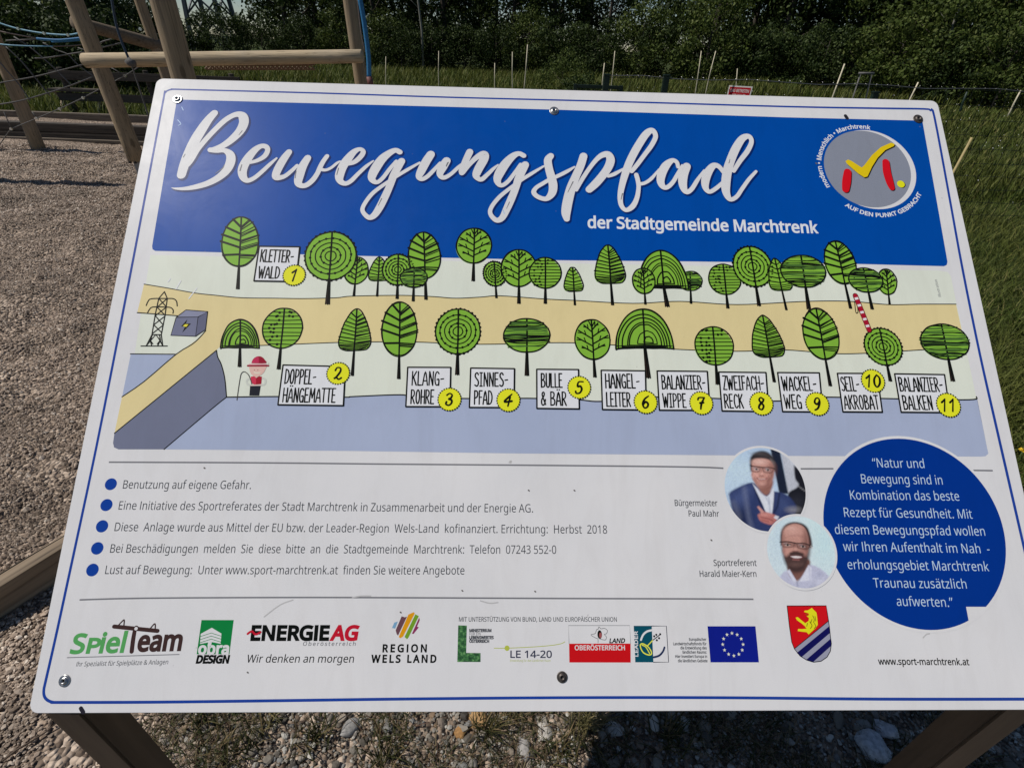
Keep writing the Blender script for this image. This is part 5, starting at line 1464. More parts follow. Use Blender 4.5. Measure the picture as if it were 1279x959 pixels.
# loose stones: deformed little boulders in one mesh
def ico(sub):
    bm = bmesh.new()
    bmesh.ops.create_icosphere(bm, subdivisions=sub, radius=1)
    r = [tuple(v.co) for v in bm.verts], [tuple(v.index for v in f.verts) for f in bm.faces]
    bm.free()
    return r
ICO1, ICO2 = ico(1), ico(2)
OCT = ([(1, 0, 0), (-1, 0, 0), (0, 1, 0), (0, -1, 0), (0, 0, 1), (0, 0, -1)], [(0, 2, 4), (2, 1, 4), (1, 3, 4), (3, 0, 4), (2, 0, 5), (1, 2, 5), (3, 1, 5), (0, 3, 5)])
def add_stone(V, Fc, x, y, z, r, base):
    bv, bf = base
    a = rnd(0, 6.28)
    ca, sa = math.cos(a), math.sin(a)
    tl = rnd(-0.5, 0.5)
    sx, sy, sz = r * rnd(0.8, 1.35), r * rnd(0.65, 1.0), r * rnd(0.45, 0.8)
    b = len(V)
    o1 = rnd(0, 50)
    for p in bv:
        k = 1 + 0.42 * noise.noise(Vector((p[0] * 1.2 + o1, p[1] * 1.2, p[2] * 1.2 + o1)))
        px, py, pz = p[0] * sx * k, p[1] * sy * k, p[2] * sz * k
        pz += px * tl
        V.append((x + px * ca - py * sa, y + px * sa + py * ca, z + pz))
    Fc.extend(tuple(i + b for i in f) for f in bf)
fine_m = island_mat('pea_gravel', [(0.0, (0.112, 0.079, 0.056)), (0.25, (0.262, 0.197, 0.145)), (0.6, (0.423, 0.324, 0.247)), (0.9, (0.560, 0.451, 0.352)), (1.0, (0.800, 0.696, 0.578))], 0.75, 0.3, 0.0, (2.6, (0.146, 0.113, 0.084), 0.55))
coarse_m = island_mat('river_pebble', [(0.0, (0.042, 0.035, 0.028)), (0.25, (0.109, 0.094, 0.074)), (0.55, (0.227, 0.202, 0.164)), (0.70, (0.168, 0.172, 0.168)), (0.78, (0.210, 0.134, 0.074)), (0.87, (0.286, 0.265, 0.226)), (1.0, (0.454, 0.428, 0.377))], 0.7, 0.35)
V, Fc = [], []
cnt = 0
for _ in range(560000):
    y = 0.22 + 5.6 * random.random() ** 1.7
    x = -0.55 - random.random() ** 1.1 * (1.2 + 0.95 * y)
    q = proj((x, y, 0))
    if q is None or not (-120 < q[0] < 250 and q[1] < 1040):
        continue
    if noise.noise(Vector((x * 3.2, y * 4.6, 5.5))) < rnd(-0.75, 0.05):
        continue
    d = math.hypot(x, y)
    big_ = 1.0 if rnd(0, 1) < 0.93 else rnd(1.3, 2.0)
    add_stone(V, Fc, x, y, ground_h(x, y) + rnd(-0.003, 0.006), rnd(0.0027, 0.0058) * (1 + 0.17 * max(0, d - 1.0)) * big_, ICO1 if d < 1.9 else OCT)
    cnt += 1
    if cnt > 76000:
        break
for _ in range(90000):
    y = rnd(4.6, 8.25)
    x = -rnd(0.60 * y, 1.10 * y + 0.3)
    q = proj((x, y, 0))
    if q is None or not (-60 < q[0] < 240):
        continue
    add_stone(V, Fc, x, y, ground_h(x, y) + rnd(-0.004, 0.006), rnd(0.008, 0.015), OCT)
    cnt += 1
    if cnt > 100000:
        break
o = mesh_obj('gravel_stones', V, Fc, fine_m)
tag(o, 'small brown and grey gravel stones strewn over the play area', 'gravel', kind='stuff')
V, Fc = [], []
for k in range(30000):
    x, y = rnd(-0.85, 1.9), rnd(0.2, 1.0)
    q = proj((x, y, 0))
    if q is None or not (60 < q[0] < 1400 and 820 < q[1] < 1060):
        continue
    u_ = (x + 0.85) / 2.75
    t_ = rnd(0, 1)
    r = rnd(0.0025, 0.0055) if t_ < 0.90 else (rnd(0.0055, 0.0095) if t_ < 0.988 - 0.008 * u_ else rnd(0.010, 0.012 + 0.012 * u_))
    add_stone(V, Fc, x, y, ground_h(x, y) + r * 0.2 + rnd(0, 0.004), r, ICO1 if r < 0.0085 else ICO2)
o = mesh_obj('pebble_bed', V, Fc, coarse_m)
tag(o, 'mixed river pebbles lying under the lower edge of the board', 'gravel', kind='stuff')

# a few large stones one can pick out
bigs = [(440, 912, 0.024, (0.26, 0.25, 0.235), 'flat grey oval stone under the middle of the board'),
        (575, 920, 0.018, (0.33, 0.18, 0.07), 'small orange brown stone beside the dark grass tuft'),
        (596, 902, 0.027, (0.36, 0.22, 0.10), 'long ochre stone partly behind the dark grass tuft'),
        (680, 919, 0.023, (0.46, 0.43, 0.38), 'largest pale cream stone near the edge of the shade'),
        (655, 940, 0.026, (0.33, 0.31, 0.29), 'angular pale grey stone in front of the cream stone'),
        (765, 915, 0.022, (0.42, 0.40, 0.37), 'whitish round stone just at the edge of the shade'),
        (1085, 935, 0.042, (0.36, 0.37, 0.39), 'long flat blue grey stone in the shade by the right leg'),
        (1097, 915, 0.030, (0.38, 0.38, 0.39), 'rounded grey stone touching the long flat stone in the shade')]
for i, (px, py, r, col, lab) in enumerate(bigs):
    p = on_ground(px, py)
    V, Fc = [], []
    add_stone(V, Fc, 0, 0, 0, r, ICO2)
    o = mesh_obj('stone', V, Fc, plain('stone_%d' % i, col, 0.85, 0.45, 70, bmp=0.003, spec=0.2), None, None, True)
    o.location = (p.x, p.y, ground_h(p.x, p.y) + r * 0.12)
    tag(o, lab, 'stone', 'larger stones among the pebbles')

# ------------------------------------------------------------------ timber
def wood(name, c, var=0.3, along='z'):
    """weathered timber: long grain, drying cracks, knots, grey patches"""
    if name in MATS:
        return MATS[name]
    st = {'x': (0.6, 16, 16), 'y': (16, 0.6, 16), 'z': (16, 16, 0.6)}[along]
    m, nt, bs = new_mat(name)
    g = noise_tex(nt, 3.0, 6, 0.65, stretch=st)
    col = ramp(nt, [(0.28, [v * (1 - var) for v in c]), (0.72, [min(0.8, v * (1 + var)) for v in c])], g)
    gl = (c[0] + c[1] + c[2]) / 3
    pa = noise_tex(nt, 2.2, 4, 0.6)
    col = mixc(nt, ramp(nt, [(0.45, (0, 0, 0)), (0.75, (0.35, 0.35, 0.35))], pa), col, (gl * 0.9, gl * 0.86, gl * 0.80))
    cr = noise_tex(nt, 2.0, 3, 0.5, stretch=tuple(v * 1.3 if v > 1 else v * 0.6 for v in st))
    cm = ramp(nt, [(0.0, (0, 0, 0)), (0.485, (0, 0, 0)), (0.5, (0.8, 0.8, 0.8)), (0.515, (0, 0, 0))], cr)
    col = mixc(nt, cm, col, [v * 0.22 for v in c])
    tc_ = nt.nodes.new('ShaderNodeTexCoord')
    mp_ = nt.nodes.new('ShaderNodeMapping')
    mp_.inputs['Scale'].default_value = tuple(7.0 if v > 1 else 2.6 for v in st)
    nt.links.new(tc_.outputs['Object'], mp_.inputs[0])
    vo = nt.nodes.new('ShaderNodeTexVoronoi')
    vo.inputs['Scale'].default_value = 1.0
    nt.links.new(mp_.outputs[0], vo.inputs['Vector'])
    col = mixc(nt, ramp(nt, [(0.10, (0.75, 0.75, 0.75)), (0.17, (0, 0, 0))], vo.outputs['Distance']), col, [v * 0.35 for v in c])
    nt.links.new(col, bs.inputs['Base Color'])
    bs.inputs['Roughness'].default_value = 0.82
    bs.inputs['Specular IOR Level'].default_value = 0.2
    bump(nt, bs, g, 0.7, 0.004)
    MATS[name] = m
    return m
W_PALE = wood('peeled_pole', (0.30, 0.225, 0.14), 0.34)
W_PALEX = wood('peeled_beam', (0.47, 0.37, 0.24), 0.26, 'x')
W_DARK = wood('tarred_timber', (0.075, 0.062, 0.050), 0.4, 'x')
W_GREY = wood('weathered_timber', (0.16, 0.13, 0.10), 0.35, 'x')
zinc = plain('galvanised_shoe', (0.32, 0.32, 0.33), 0.45, 0.2, 30, metal=0.8)

# foreground edging log
t0, t1 = on_ground(0, 748, 0.075), on_ground(72, 702, 0.075)
d = (t1 - t0).normalized()
LR = 0.075
p0, p1 = t0 - d * 2.2, t0 + d * 2.6
root = thing('edging_log', ((p0.x + p1.x) / 2, (p0.y + p1.y) / 2, 0), 'cracked round log bordering the gravel at the left of the board', 'log')
s = Solid(root.location)
s.log(p0 + Vector((0, 0, -0.01)), p1 + Vector((0, 0, -0.01)), LR, LR * 0.95, 28, 20)
W_LOG = None
m, nt, bs = new_mat('edging_log_wood')
tcx = nt.nodes.new('ShaderNodeTexCoord')
mp = nt.nodes.new('ShaderNodeMapping')
mp.inputs['Rotation'].default_value = (0, 0, -math.atan2(d.y, d.x))
nt.links.new(tcx.outputs['Object'], mp.inputs[0])
mp2 = nt.nodes.new('ShaderNodeMapping')
mp2.inputs['Scale'].default_value = (1.2, 34, 34)
nt.links.new(mp.outputs[0], mp2.inputs[0])
nn = nt.nodes.new('ShaderNodeTexNoise')
nn.inputs['Scale'].default_value = 1.6
nn.inputs['Detail'].default_value = 6
nt.links.new(mp2.outputs[0], nn.inputs['Vector'])
nt.links.new(ramp(nt, [(0.30, (0.05, 0.035, 0.022)), (0.42, (0.20, 0.145, 0.092)), (0.7, (0.31, 0.235, 0.155))], nn.outputs['Fac']), bs.inputs['Base Color'])
bs.inputs['Roughness'].default_value = 0.8
bump(nt, bs, nn.outputs['Fac'], 0.8, 0.006)
side_r = Vector((d.y, -d.x, 0))
ctr0 = p0 - root.location
for q, v in enumerate(s.v):
    k = (v - ctr0).dot(side_r)
    if k > LR * 0.30:
        s.v[q] = v - side_r * (k - LR * (0.30 + 0.02 * noise.noise(v * 5)))
o_ = s.build('trunk', m, root, True)
o_.data.set_sharp_from_angle(angle=R_(32))
# the long drying crack along its top
s = Solid(root.location)
side = Vector((-d.y, d.x, 0))
pts = [t0 + d * (-2.0 + 0.1 * i) + side * (0.022 + 0.004 * math.sin(i * 1.3)) + Vector((0, 0, LR * 0.905 - 0.0105 - 0.075 + 0.075)) for i in range(44)]
pts = [Vector((p.x, p.y, 0.065 + math.sqrt(LR ** 2 - 0.026 ** 2) - 0.0015)) for p in pts]
s.tube(pts, 0.0028, 5)
s.build('drying_crack', plain('crack_dark', (0.012, 0.009, 0.007), 0.9, 0.1, 10), root)

# twig on the gravel
a0, a1 = on_ground(12, 957), on_ground(82, 908)
s = Solid(a0)
s.tube([a0.lerp(a1, t) + Vector((0, 0, 0.034 + 0.004 * math.sin(t * 7))) for t in (0, .25, .5, .75, 1)], [0.0028, 0.003, 0.0026, 0.002, 0.0012], 6)
o = s.build('twig', plain('twig_brown', (0.09, 0.06, 0.04), 0.8, 0.2, 40), None, True)
o.location = a0
tag(o, 'thin dry brown twig lying on the gravel below the lower left corner', 'twig')

# far edging: two squared timbers with the light gravel path behind
yE = on_ground(60, 177).y
root = thing('timber_edging', (-9.5, yE, 0), 'low dark timber edging wall closing the gravel pit behind the climbing posts', 'edging')
hE = at_depth(60, 153.5, yE + 0.1).z
for z, h, dy in ((0.0, hE * 0.5, 0.0), (hE * 0.5 + 0.006, hE * 0.5 - 0.006, 0.02)):
    s = Solid(root.location)
    s.box((-9.5, yE + dy + 0.1, z + h / 2), (15, 0.2, h), bev=0.012)
    s.build('timber', W_DARK, root)
s = Solid(root.location)
s.box((-9.5, yE - 0.045, 0.035), (15, 0.07, 0.05), bev=0.006)
s.build('kick_board', W_GREY, root)
root = thing('timber_beam', (-11.6, 11.1, 0), 'thin grey timber beam edging the far grass beyond the gravel pit', 'edging')
s = Solid(root.location)
s.box((-11.6, 11.15, 0.06), (9, 0.14, 0.14), bev=0.01)
s.build('beam', W_GREY, root)

# dark rail fence and bench behind the net
pA = on_ground(128, 141)
root = thing('rail_fence', (pA.x + 1.2, 12.2, 0), 'dark timber rail fence behind the leaning pole with the metal shoe', 'fence')
for i in range(5):
    s = Solid(root.location)
    s.log((root.location.x - 1.6 + i * 0.9, 12.2, -0.1), (root.location.x - 1.6 + i * 0.9, 12.2, 0.85), 0.05)
    s.build('post', W_DARK, root)
for z in (0.32, 0.72):
    s = Solid(root.location)
    s.box((root.location.x + 0.2, 12.13, z), (4.0, 0.05, 0.15), bev=0.008)
    s.build('rail', W_DARK, root)
pB = on_ground(118, 142)
root = thing('wooden_bench', (pB.x - 0.2, pB.y, 0), 'small dark bench with pale crossed legs beside the rail fence', 'bench')
L = root.location
s = Solid(L)
s.box((L.x, L.y, 0.44), (1.0, 0.34, 0.05), bev=0.006)
s.build('seat', W_DARK, root)
s = Solid(L)
s.box((L.x, L.y + 0.2, 0.68), (1.0, 0.04, 0.16), bev=0.006)
s.build('backrest', W_DARK, root)
for sx in (-0.4, 0.4):
    for k in (-1, 1):
        s = Solid(L)
        s.log((L.x + sx, L.y - 0.16 * k, 0.0), (L.x + sx, L.y + 0.12 * k, 0.42), 0.024)
        s.build('leg', W_PALEX, root)

# ------------------------------------------------------------------ climbing frame
foot_b = on_ground(181, 226)
CFO = Vector((foot_b.x, foot_b.y, 0))
CF = thing('climbing_frame', CFO, 'rope climbing frame of peeled leaning poles, one long cross pole and blue ropes', 'climbing frame')
def pole(name, a, b, r0, r1, mat=None):
    s = Solid(CFO)
    s.log(a, b, r0, r1, 16, 12)
    o = s.build(name, mat or W_PALE, CF, True)
    return o
def through(p, q, z):
    t = (z - p.z) / (q.z - p.z)
    return p.lerp(q, t)
def pxr(px, P):
    return px / 2 / F * (CR.transposed() @ (P - EYE)).z
# pole with shoe
q0, q1 = foot_b, at_depth(90, -6, foot_b.y + 0.1)
foot = through(q0, q1, 0.22)
top = through(q0, q1, 3.4)
o = pole('post', foot, top, pxr(19, foot), pxr(19, foot) * 0.8)
s = Solid(CFO)
r = pxr(16, foot) * 1.05
s.box(q0.lerp(foot, 0.5) + Vector((0, 0, 0.02)), (r * 1.2, r * 0.5, 0.34), bev=0.004)
s.build('post_shoe', zinc, o)
for dx in (-0.03, 0.03):
    s = Solid(CFO)
    s.box(foot + Vector((dx, -r, 0.0)), (0.02, 0.03, 0.02), bev=0.003)
    s.build('bolt', plain('bolt_black', (0.02, 0.02, 0.02), 0.5, 0.1, 50), o)
# far left pole
f2 = on_ground(49, 189)
pole('post', f2 - Vector((0, 0, 0.1)), through(f2, at_depth(-2, 62, f2.y), 3.0), pxr(15, f2), pxr(12, f2))
# thick pole next to the board
Yc = 5.0
a0, a1 = at_depth(230, 100, Yc), at_depth(203, 0, Yc)
pole('post', through(a0, a1, -0.1), through(a0, a1, 3.3), pxr(29, a0) * 1.0, pxr(26, a0))
# right pole
a0, a1 = at_depth(451, 100, 6.25), at_depth(437, 0, 6.25)
pole('post', through(a0, a1, -0.1), through(a0, a1, 3.2), pxr(17, a0), pxr(15, a0))
# rear pole
a0, a1 = at_depth(207, 95, 8.0), at_depth(174, 0, 8.0)
pole('post', through(a0, a1, -0.1), through(a0, a1, 3.4), pxr(12, a0), pxr(11, a0))
# posts out of frame whose shadows reach into the picture
for X_, Y_ in ((-7.45, 5.97), (-9.3, 7.75)):
    pole('post', Vector((X_, Y_, -0.1)), Vector((X_ - 0.3, Y_, 4.4)), 0.09, 0.08)
# cross pole
b0, b1 = at_depth(105, 76, 6.0), at_depth(453, 70.5, 6.05)
o = pole('cross_pole', b0, b1, pxr(16, b0), pxr(14.5, b1), W_PALEX)
# slanting pole at the back
b0, b1 = at_depth(90, 27, 7.2), at_depth(216, 62, 8.2)
pole('brace_pole', b0, b1, pxr(14, b0), pxr(14, b1), wood('brace_wood', (0.17, 0.13, 0.09), 0.3, 'x'))
R_BLUE = plain('blue_rope', (0.025, 0.17, 0.36), 0.6, 0.25, 60)
R_BLUEL = plain('pale_blue_rope', (0.16, 0.38, 0.50), 0.5, 0.25, 60)
R_DARK = plain('dark_rope', (0.11, 0.105, 0.10), 0.8, 0.3, 60)
R_TAN = plain('tan_rope', (0.17, 0.13, 0.11), 0.8, 0.3, 60)
def rope(name, pts, Y, w, m, T=None, parent=None):
    s = Solid(CFO)
    ps = [T(*p) if T else p for p in pts]
    Ys = Y if isinstance(Y, (list, tuple)) else [Y] * len(ps)
    P3 = [at_depth(p[0], p[1], yy) for p, yy in zip(ps, Ys)]
    if len(P3) > 2:
        P3 = [Vector(q) for q in catmull([tuple(p) for p in P3], 4)]
    s.tube(P3, pxr(w, P3[0]), 7)
    return s.build(name, m, parent or CF, True)
Z8, Z4_ = zoom(0, 0, 8), zoom(0, 0, 4)
NY = 7.0
rope('blue_rope', [(-40, 215), (0, 235), (180, 290), (430, 335), (680, 352), (820, 325)], NY, 1.8, R_BLUEL, Z8)
rope('tan_rope', [(-40, 305), (0, 315), (120, 340), (370, 385)], NY, 1.5, R_TAN, Z8)
rope('blue_rope', [(370, 388), (480, 398), (620, 402), (840, 380)], NY, 3.0, R_BLUE, Z8)
rope('blue_rope', [(520, 420), (700, 410), (840, 395)], NY + 0.2, 2.4, R_BLUE, Z8)
rope('blue_rope', [(-40, 440), (80, 452), (290, 462), (530, 465)], NY, 1.5, R_BLUEL, Z8)
rope('tan_rope', [(530, 465), (740, 458), (870, 440)], NY, 1.3, R_TAN, Z8)
net = Solid(CFO)
for pts in ([(350, 585), (480, 578), (680, 545), (880, 515)], [(-40, 840), (0, 830), (340, 770), (580, 712), (840, 645)], [(-40, 1050), (200, 1010), (480, 930), (710, 855), (940, 765)],
            [(60, 470), (210, 610), (340, 765), (500, 960)], [(300, 470), (440, 590), (570, 710), (720, 860)], [(430, 430), (560, 500), (680, 548), (780, 650), (940, 770)], [(140, 370), (300, 470)],
            [(-40, 420), (60, 470)], [(60, 408), (370, 395)], [(-60, 560), (80, 720), (200, 860), (300, 1010)], [(880, 515), (1000, 430), (1110, 395)], [(1000, 480), (1220, 430)], [(780, 480), (880, 515)]):
    P3 = [at_depth(*Z8(*p), NY + 0.05) for p in pts]
    if len(P3) > 2:
        P3 = [Vector(q) for q in catmull([tuple(p) for p in P3], 4)]
    net.tube(P3, pxr(1.55, P3[0]), 6)
net.build('rope_net', R_DARK, CF, True)
lo = Solid(CFO)
for pts in ([(20, 560), (56, 645)], [(0, 720), (55, 645), (185, 592), (298, 545), (415, 490), (625, 380), (702, 330)], [(160, 560), (190, 595)], [(540, 330), (625, 380)]):
    lo.tube([at_depth(*Z4_(*p), NY - 0.3) for p in pts], pxr(1.1, at_depth(50, 100, NY)), 6)
o = lo.build('lower_net_rope', R_DARK, CF, True)
cl = plain('rope_clamp', (0.75, 0.75, 0.75), 0.25, 0.1, 40, metal=1.0)
for p, T in (((56, 645), Z4_), ((185, 592), Z4_), ((298, 545), Z4_), ((415, 490), Z4_), ((625, 380), Z4_), ((702, 146), Z4_), ((182, 288), Z8), ((440, 335), Z8), ((680, 352), Z8)):
    P = at_depth(*T(*p), NY - 0.33)
    s = Solid(CFO)
    s.box(P, (0.036, 0.03, 0.03), bev=0.008)
    s.build('rope_clamp', cl, CF)
rope('hanging_rope', [(139, -4), (145, 30), (153, 55), (162, 76)], 5.85, 3.0, plain('navy_rope', (0.03, 0.05, 0.08), 0.7, 0.3, 60))
rope('hanging_rope', [(164, 80), (172, 104), (187, 150)], 5.85, 1.9, R_DARK)
s = Solid(CFO)
s.tube([at_depth(159, 75, 5.82), at_depth(163, 79, 5.82), at_depth(168, 80, 5.82)], 0.035, 8)
s.build('rope_knot', R_DARK, CF, True)
rope('hanging_rope', [(449, -4), (455, 30), (460, 70), (461, 98)], 5.9, 6.2, R_BLUE)
rope('hanging_rope', [(446, -4), (451, 40), (456, 66)], 5.95, 1.6, R_TAN)
s = Solid(CFO)
s.tube([at_depth(461, 96, 5.9), at_depth(464, 110, 5.9)], 0.03, 8)
s.build('rope_end', plain('rope_end_red', (0.16, 0.06, 0.05), 0.6, 0.2, 40), CF, True)
# twisted rope net slung under the cross pole
s = Solid(CFO)
for i in range(24):
    x = 262 + i * 5.4
    for dx in (5.4, -5.4):
        s.tube([at_depth(x, 80.5, 6.2), at_depth(x + dx, 86.5 - abs(i - 12) * 0.05, 6.3)], 0.011, 5)
for y, Y in ((80.5, 6.2), (86.5, 6.3)):
    s.tube([at_depth(258 + i * 13.5, y, Y) for i in range(11)], 0.011, 5)
s.build('swing_net', plain('brown_net', (0.19, 0.125, 0.085), 0.8, 0.3, 60), CF, True)

# ------------------------------------------------------------------ wire fence, red notice, stakes
F_GREEN = plain('fence_green', (0.012, 0.028, 0.018), 0.55, 0.25, 30)
WIRE = plain('fence_wire', (0.012, 0.014, 0.012), 0.6, 0.2, 60)
FY = 6.0
FZ = 1.285
fx0, fx1 = at_depth(757, 100, FY).x, 9.5
root = thing('wire_fence', ((fx0 + fx1) / 2, FY, 0), 'thin wire mesh fence on green posts along the meadow behind the board', 'fence')
L = root.location
for px, hh in ((757, 1.285), (831, 1.30), (1098, 1.22)):
    X = at_depth(px, 105, FY).x
    s = Solid(L)
    s.box((X, FY, hh / 2 - 0.1), (0.06, 0.05, hh + 0.2), bev=0.006)
    s.box((X, FY, hh + 0.006), (0.068, 0.058, 0.016), bev=0.004)
    s.build('post', F_GREEN, root)
for X in (6.2, 8.8):
    s = Solid(L)
    s.box((X, FY, 0.55), (0.05, 0.05, 1.3), bev=0.006)
    s.build('post', F_GREEN, root)
s = Solid(L)
x = fx0
while x < fx1:
    s.tube([(x, FY + 0.004, 0.02), (x + rnd(-.004, .004), FY + 0.004, FZ - 0.03)], 0.0026, 4, False)
    x += 0.125
for k in range(10):
    z = 0.06 + k * 0.135
    s.tube([(fx0 + (fx1 - fx0) * i / 12, FY, z + rnd(-0.008, 0.008)) for i in range(13)], 0.0028, 4, False)
s.build('wire_mesh', WIRE, root)
s = Solid(L)
s.tube([(fx0 + (fx1 - fx0) * i / 24, FY - 0.004, FZ + 0.012 * math.sin(i * 1.9)) for i in range(25)], 0.0035, 5)
x = fx0
while x < fx1:
    s.tube([(x - 0.012, FY - 0.012, FZ + 0.012), (x + 0.012, FY + 0.012, FZ - 0.012)], 0.003, 4)
    x += 0.11
s.build('top_wire', plain('top_wire_metal', (0.20, 0.20, 0.20), 0.4, 0.2, 40, metal=0.6), root)

p0, p1 = at_depth(719, 105, 6.3), at_depth(776, 107, 6.3)
root = thing('garden_gate', ((p0.x + p1.x) / 2, 6.3, 0), 'dark green mesh gate panel standing behind the wire fence posts', 'gate')
L = root.location
s = Solid(L)
for X in (p0.x, p1.x):
    s.box((X, 6.3, p0.z / 2), (0.04, 0.04, p0.z), bev=0.004)
for z in (p0.z - 0.02, 0.1, 0.6):
    s.box((L.x, 6.3, z), (p1.x - p0.x - 0.04, 0.032, 0.032), bev=0.004)
s.build('gate_frame', F_GREEN, root)
s = Solid(L)
x = p0.x + 0.04
while x < p1.x - 0.02:
    s.tube([(x, 6.3, 0.1), (x, 6.3, p0.z - 0.03)], 0.004, 4, False)
    x += 0.03
s.build('gate_mesh', F_GREEN, root)

# red notice on the wire
c0, c1, c2, c3 = (at_depth(x, y, FY - 0.03) for x, y in ((912.5, 107.2), (938.3, 108.2), (934.5, 124), (908.5, 122.6)))
wN, hN = (c1 - c0).length * 1.08, 0.19
ctr = (c0 + c1) / 2 - Vector((0, 0, hN / 2))
root = thing('warning_notice', (ctr.x, ctr.y, 0), 'small red notice with white writing hung on the wire fence', 'sign')
yw = R_(-24)
MN = Matrix.Translation(ctr - Vector(root.location)) @ Matrix((Vector((math.cos(yw), math.sin(yw), 0)), Vector((0, 0, 1)), Vector((math.sin(yw), -math.cos(yw), 0)))).transposed().to_4x4()
s = Solid()
s.box((0, 0, -0.0025), (wN, hN, 0.004), bev=0.0008)
o = s.build('plate', ink(214, 206, 200), root)
o.matrix_local = MN
a = Art()
a.raw([(-wN / 2 + .012, -hN / 2 + .012), (wN / 2 - .012, -hN / 2 + .012), (wN / 2 - .012, hN / 2 - .012), (-wN / 2 + .012, hN / 2 - .012)], [(0, 1, 2, 3)], ink(176, 24, 36), 20)
def row(body, y, h, w, dx=0):
    tot = sum(GL[c][0] for c in body)
    x = 0
    for c in body:
        x += a.glyph(c, Vector((-w / 2 + dx + x * w / tot, y)), Vector((1, 0)), Vector((0, 1)), w / tot, h / 714, ink(222, 196, 192), 45, 0.0012)
row('DAS BETRETEN', 0.040, 0.026, wN * 0.80)
row('DER ANLAGE', -0.012, 0.034, wN * 0.55)
row('IST VERBOTEN', -0.062, 0.034, wN * 0.80)
o = a.build('lettering', root, MN)

BAMB = plain('bamboo_stake', (0.56, 0.50, 0.36), 0.6, 0.25, 8, spec=0.3)
def stake(px0, py0, px1, py1, w, lab, Y=None, m=BAMB, group='thin pale stakes in the meadow'):
    b = on_ground(px0, py0)
    if Y is None:
        Y = 21
    A_, B_ = at_depth(px0, py0, Y), at_depth(px1, py1, Y)
    lo_ = through(A_, B_, -0.1) if abs(B_.z - A_.z) > 1e-3 else A_
    r = max(0.006, pxr(w * 0.95, A_))
    s = Solid((lo_.x, lo_.y, 0))
    mid = lo_.lerp(B_, 0.55) + Vector((rnd(-1, 1), 0, 0)) * r
    s.tube([lo_, lo_.lerp(B_, 0.3), mid, B_], [r, r, r * 0.95, r * 0.85], 7)
    o = s.build('plant_stake', m, None, True)
    o.location = (lo_.x, lo_.y, 0)
    return tag(o, lab, 'stake', group)
FAR = 'thin pale stake standing in the long grass before the far trees'
for a_ in ((656, 95, 659, 56, 1.5), (618, 109, 618, 79, 1.3), (640, 80, 640, 65, 1.3), (548, 80, 548, 64, 1.1), (482, 82, 482, 71, 1.1), (753, 103, 755, 79, 1.6), (766, 83, 768, 64, 1.3),
           (872, 92, 876, 64, 1.3), (887, 93, 894, 64, 1.3), (919, 107, 921, 86, 1.2)):
    stake(*a_, FAR)
stake(1042, 114, 1055, 80, 2.0, 'tall leaning pale stake left of the little pole frame', Y=13)
stake(1137, 124, 1147, 103, 2.0, 'short leaning stake just above the upper right board corner', Y=13)
stake(1264, 135, 1275, 113, 2.0, 'leaning stake farthest to the right in the meadow', Y=20)
b_ = on_ground(1150, 300)
stake(1190, 216, 1214, 172, 3.4, 'yellowish bamboo stake leaning close to the right edge of the board', Y=5.0, m=plain('yellow_bamboo', (0.42, 0.33, 0.14), 0.6, 0.25, 8))
stake(1202, 131, 1208, 115, 3.0, 'thick dark green post in the meadow by the top right corner', Y=21, m=F_GREEN)
root_p = at_depth(1075, 117, 15)
root = thing('pole_frame', (root_p.x, 15, 0), 'small goal shaped frame of thin grey poles in the meadow', 'frame')
tl, tr = at_depth(1075, 92, 15), at_depth(1089, 92, 15)
for P, q in ((tl, at_depth(1067, 117, 15)), (tr, at_depth(1083, 117, 15))):
    s = Solid(root.location)
    s.tube([through(P, q, -0.1), P], 0.017, 7)
    s.build('pole', plain('grey_pole', (0.13, 0.125, 0.115), 0.7, 0.2, 10), root, True)
s = Solid(root.location)
s.tube([tl - Vector((0.05, 0, 0)), tr + Vector((0.05, 0, 0))], 0.028, 7)
s.build('crossbar', plain('grey_pole', (0.13, 0.125, 0.115)), root, True)

# ------------------------------------------------------------------ lattice mast beyond the trees
PY = 75.0
mast_m = plain('mast_steel', (0.07, 0.08, 0.09), 0.6, 0.2, 4, metal=0.3)
l0, l1 = at_depth(258, 66, PY), at_depth(242, 0, PY)
r0_, r1_ = at_depth(291, 66, PY), at_depth(270, 0, PY)
base_c = (l0 + r0_) / 2
root = thing('power_mast', (base_c.x, PY, 0), 'dark steel lattice power mast rising behind the trees', 'mast')
wb = (r0_.x - l0.x)
Hm = 30.0
def leg_at(sx, sy, z):
    k = 1 - 0.8 * z / Hm
    return Vector((base_c.x + sx * wb * 0.62 * k - z * 0.0, PY + sy * wb * 0.62 * k, z))
for sx in (-1, 1):
    for sy in (-1, 1):
        s = Solid(root.location)
        s.tube([leg_at(sx, sy, 0), leg_at(sx, sy, Hm)], [0.30, 0.14], 4)
        s.build('mast_leg', mast_m, root)
s = Solid(root.location)
zz = 0.0
while zz < Hm - 2:
    z2 = zz + max(1.4, 3.4 * (1 - 0.75 * zz / Hm))
    cs = [(-1, -1), (1, -1), (1, 1), (-1, 1)]
    for i in range(4):
        a_, b_ = cs[i], cs[(i + 1) % 4]
        s.tube([leg_at(*a_, zz), leg_at(*b_, z2)], 0.11, 4, False)
        s.tube([leg_at(*b_, zz), leg_at(*a_, z2)], 0.11, 4, False)
        s.tube([leg_at(*a_, z2), leg_at(*b_, z2)], 0.055, 4, False)
    zz = z2
s.build('lattice', mast_m, root)
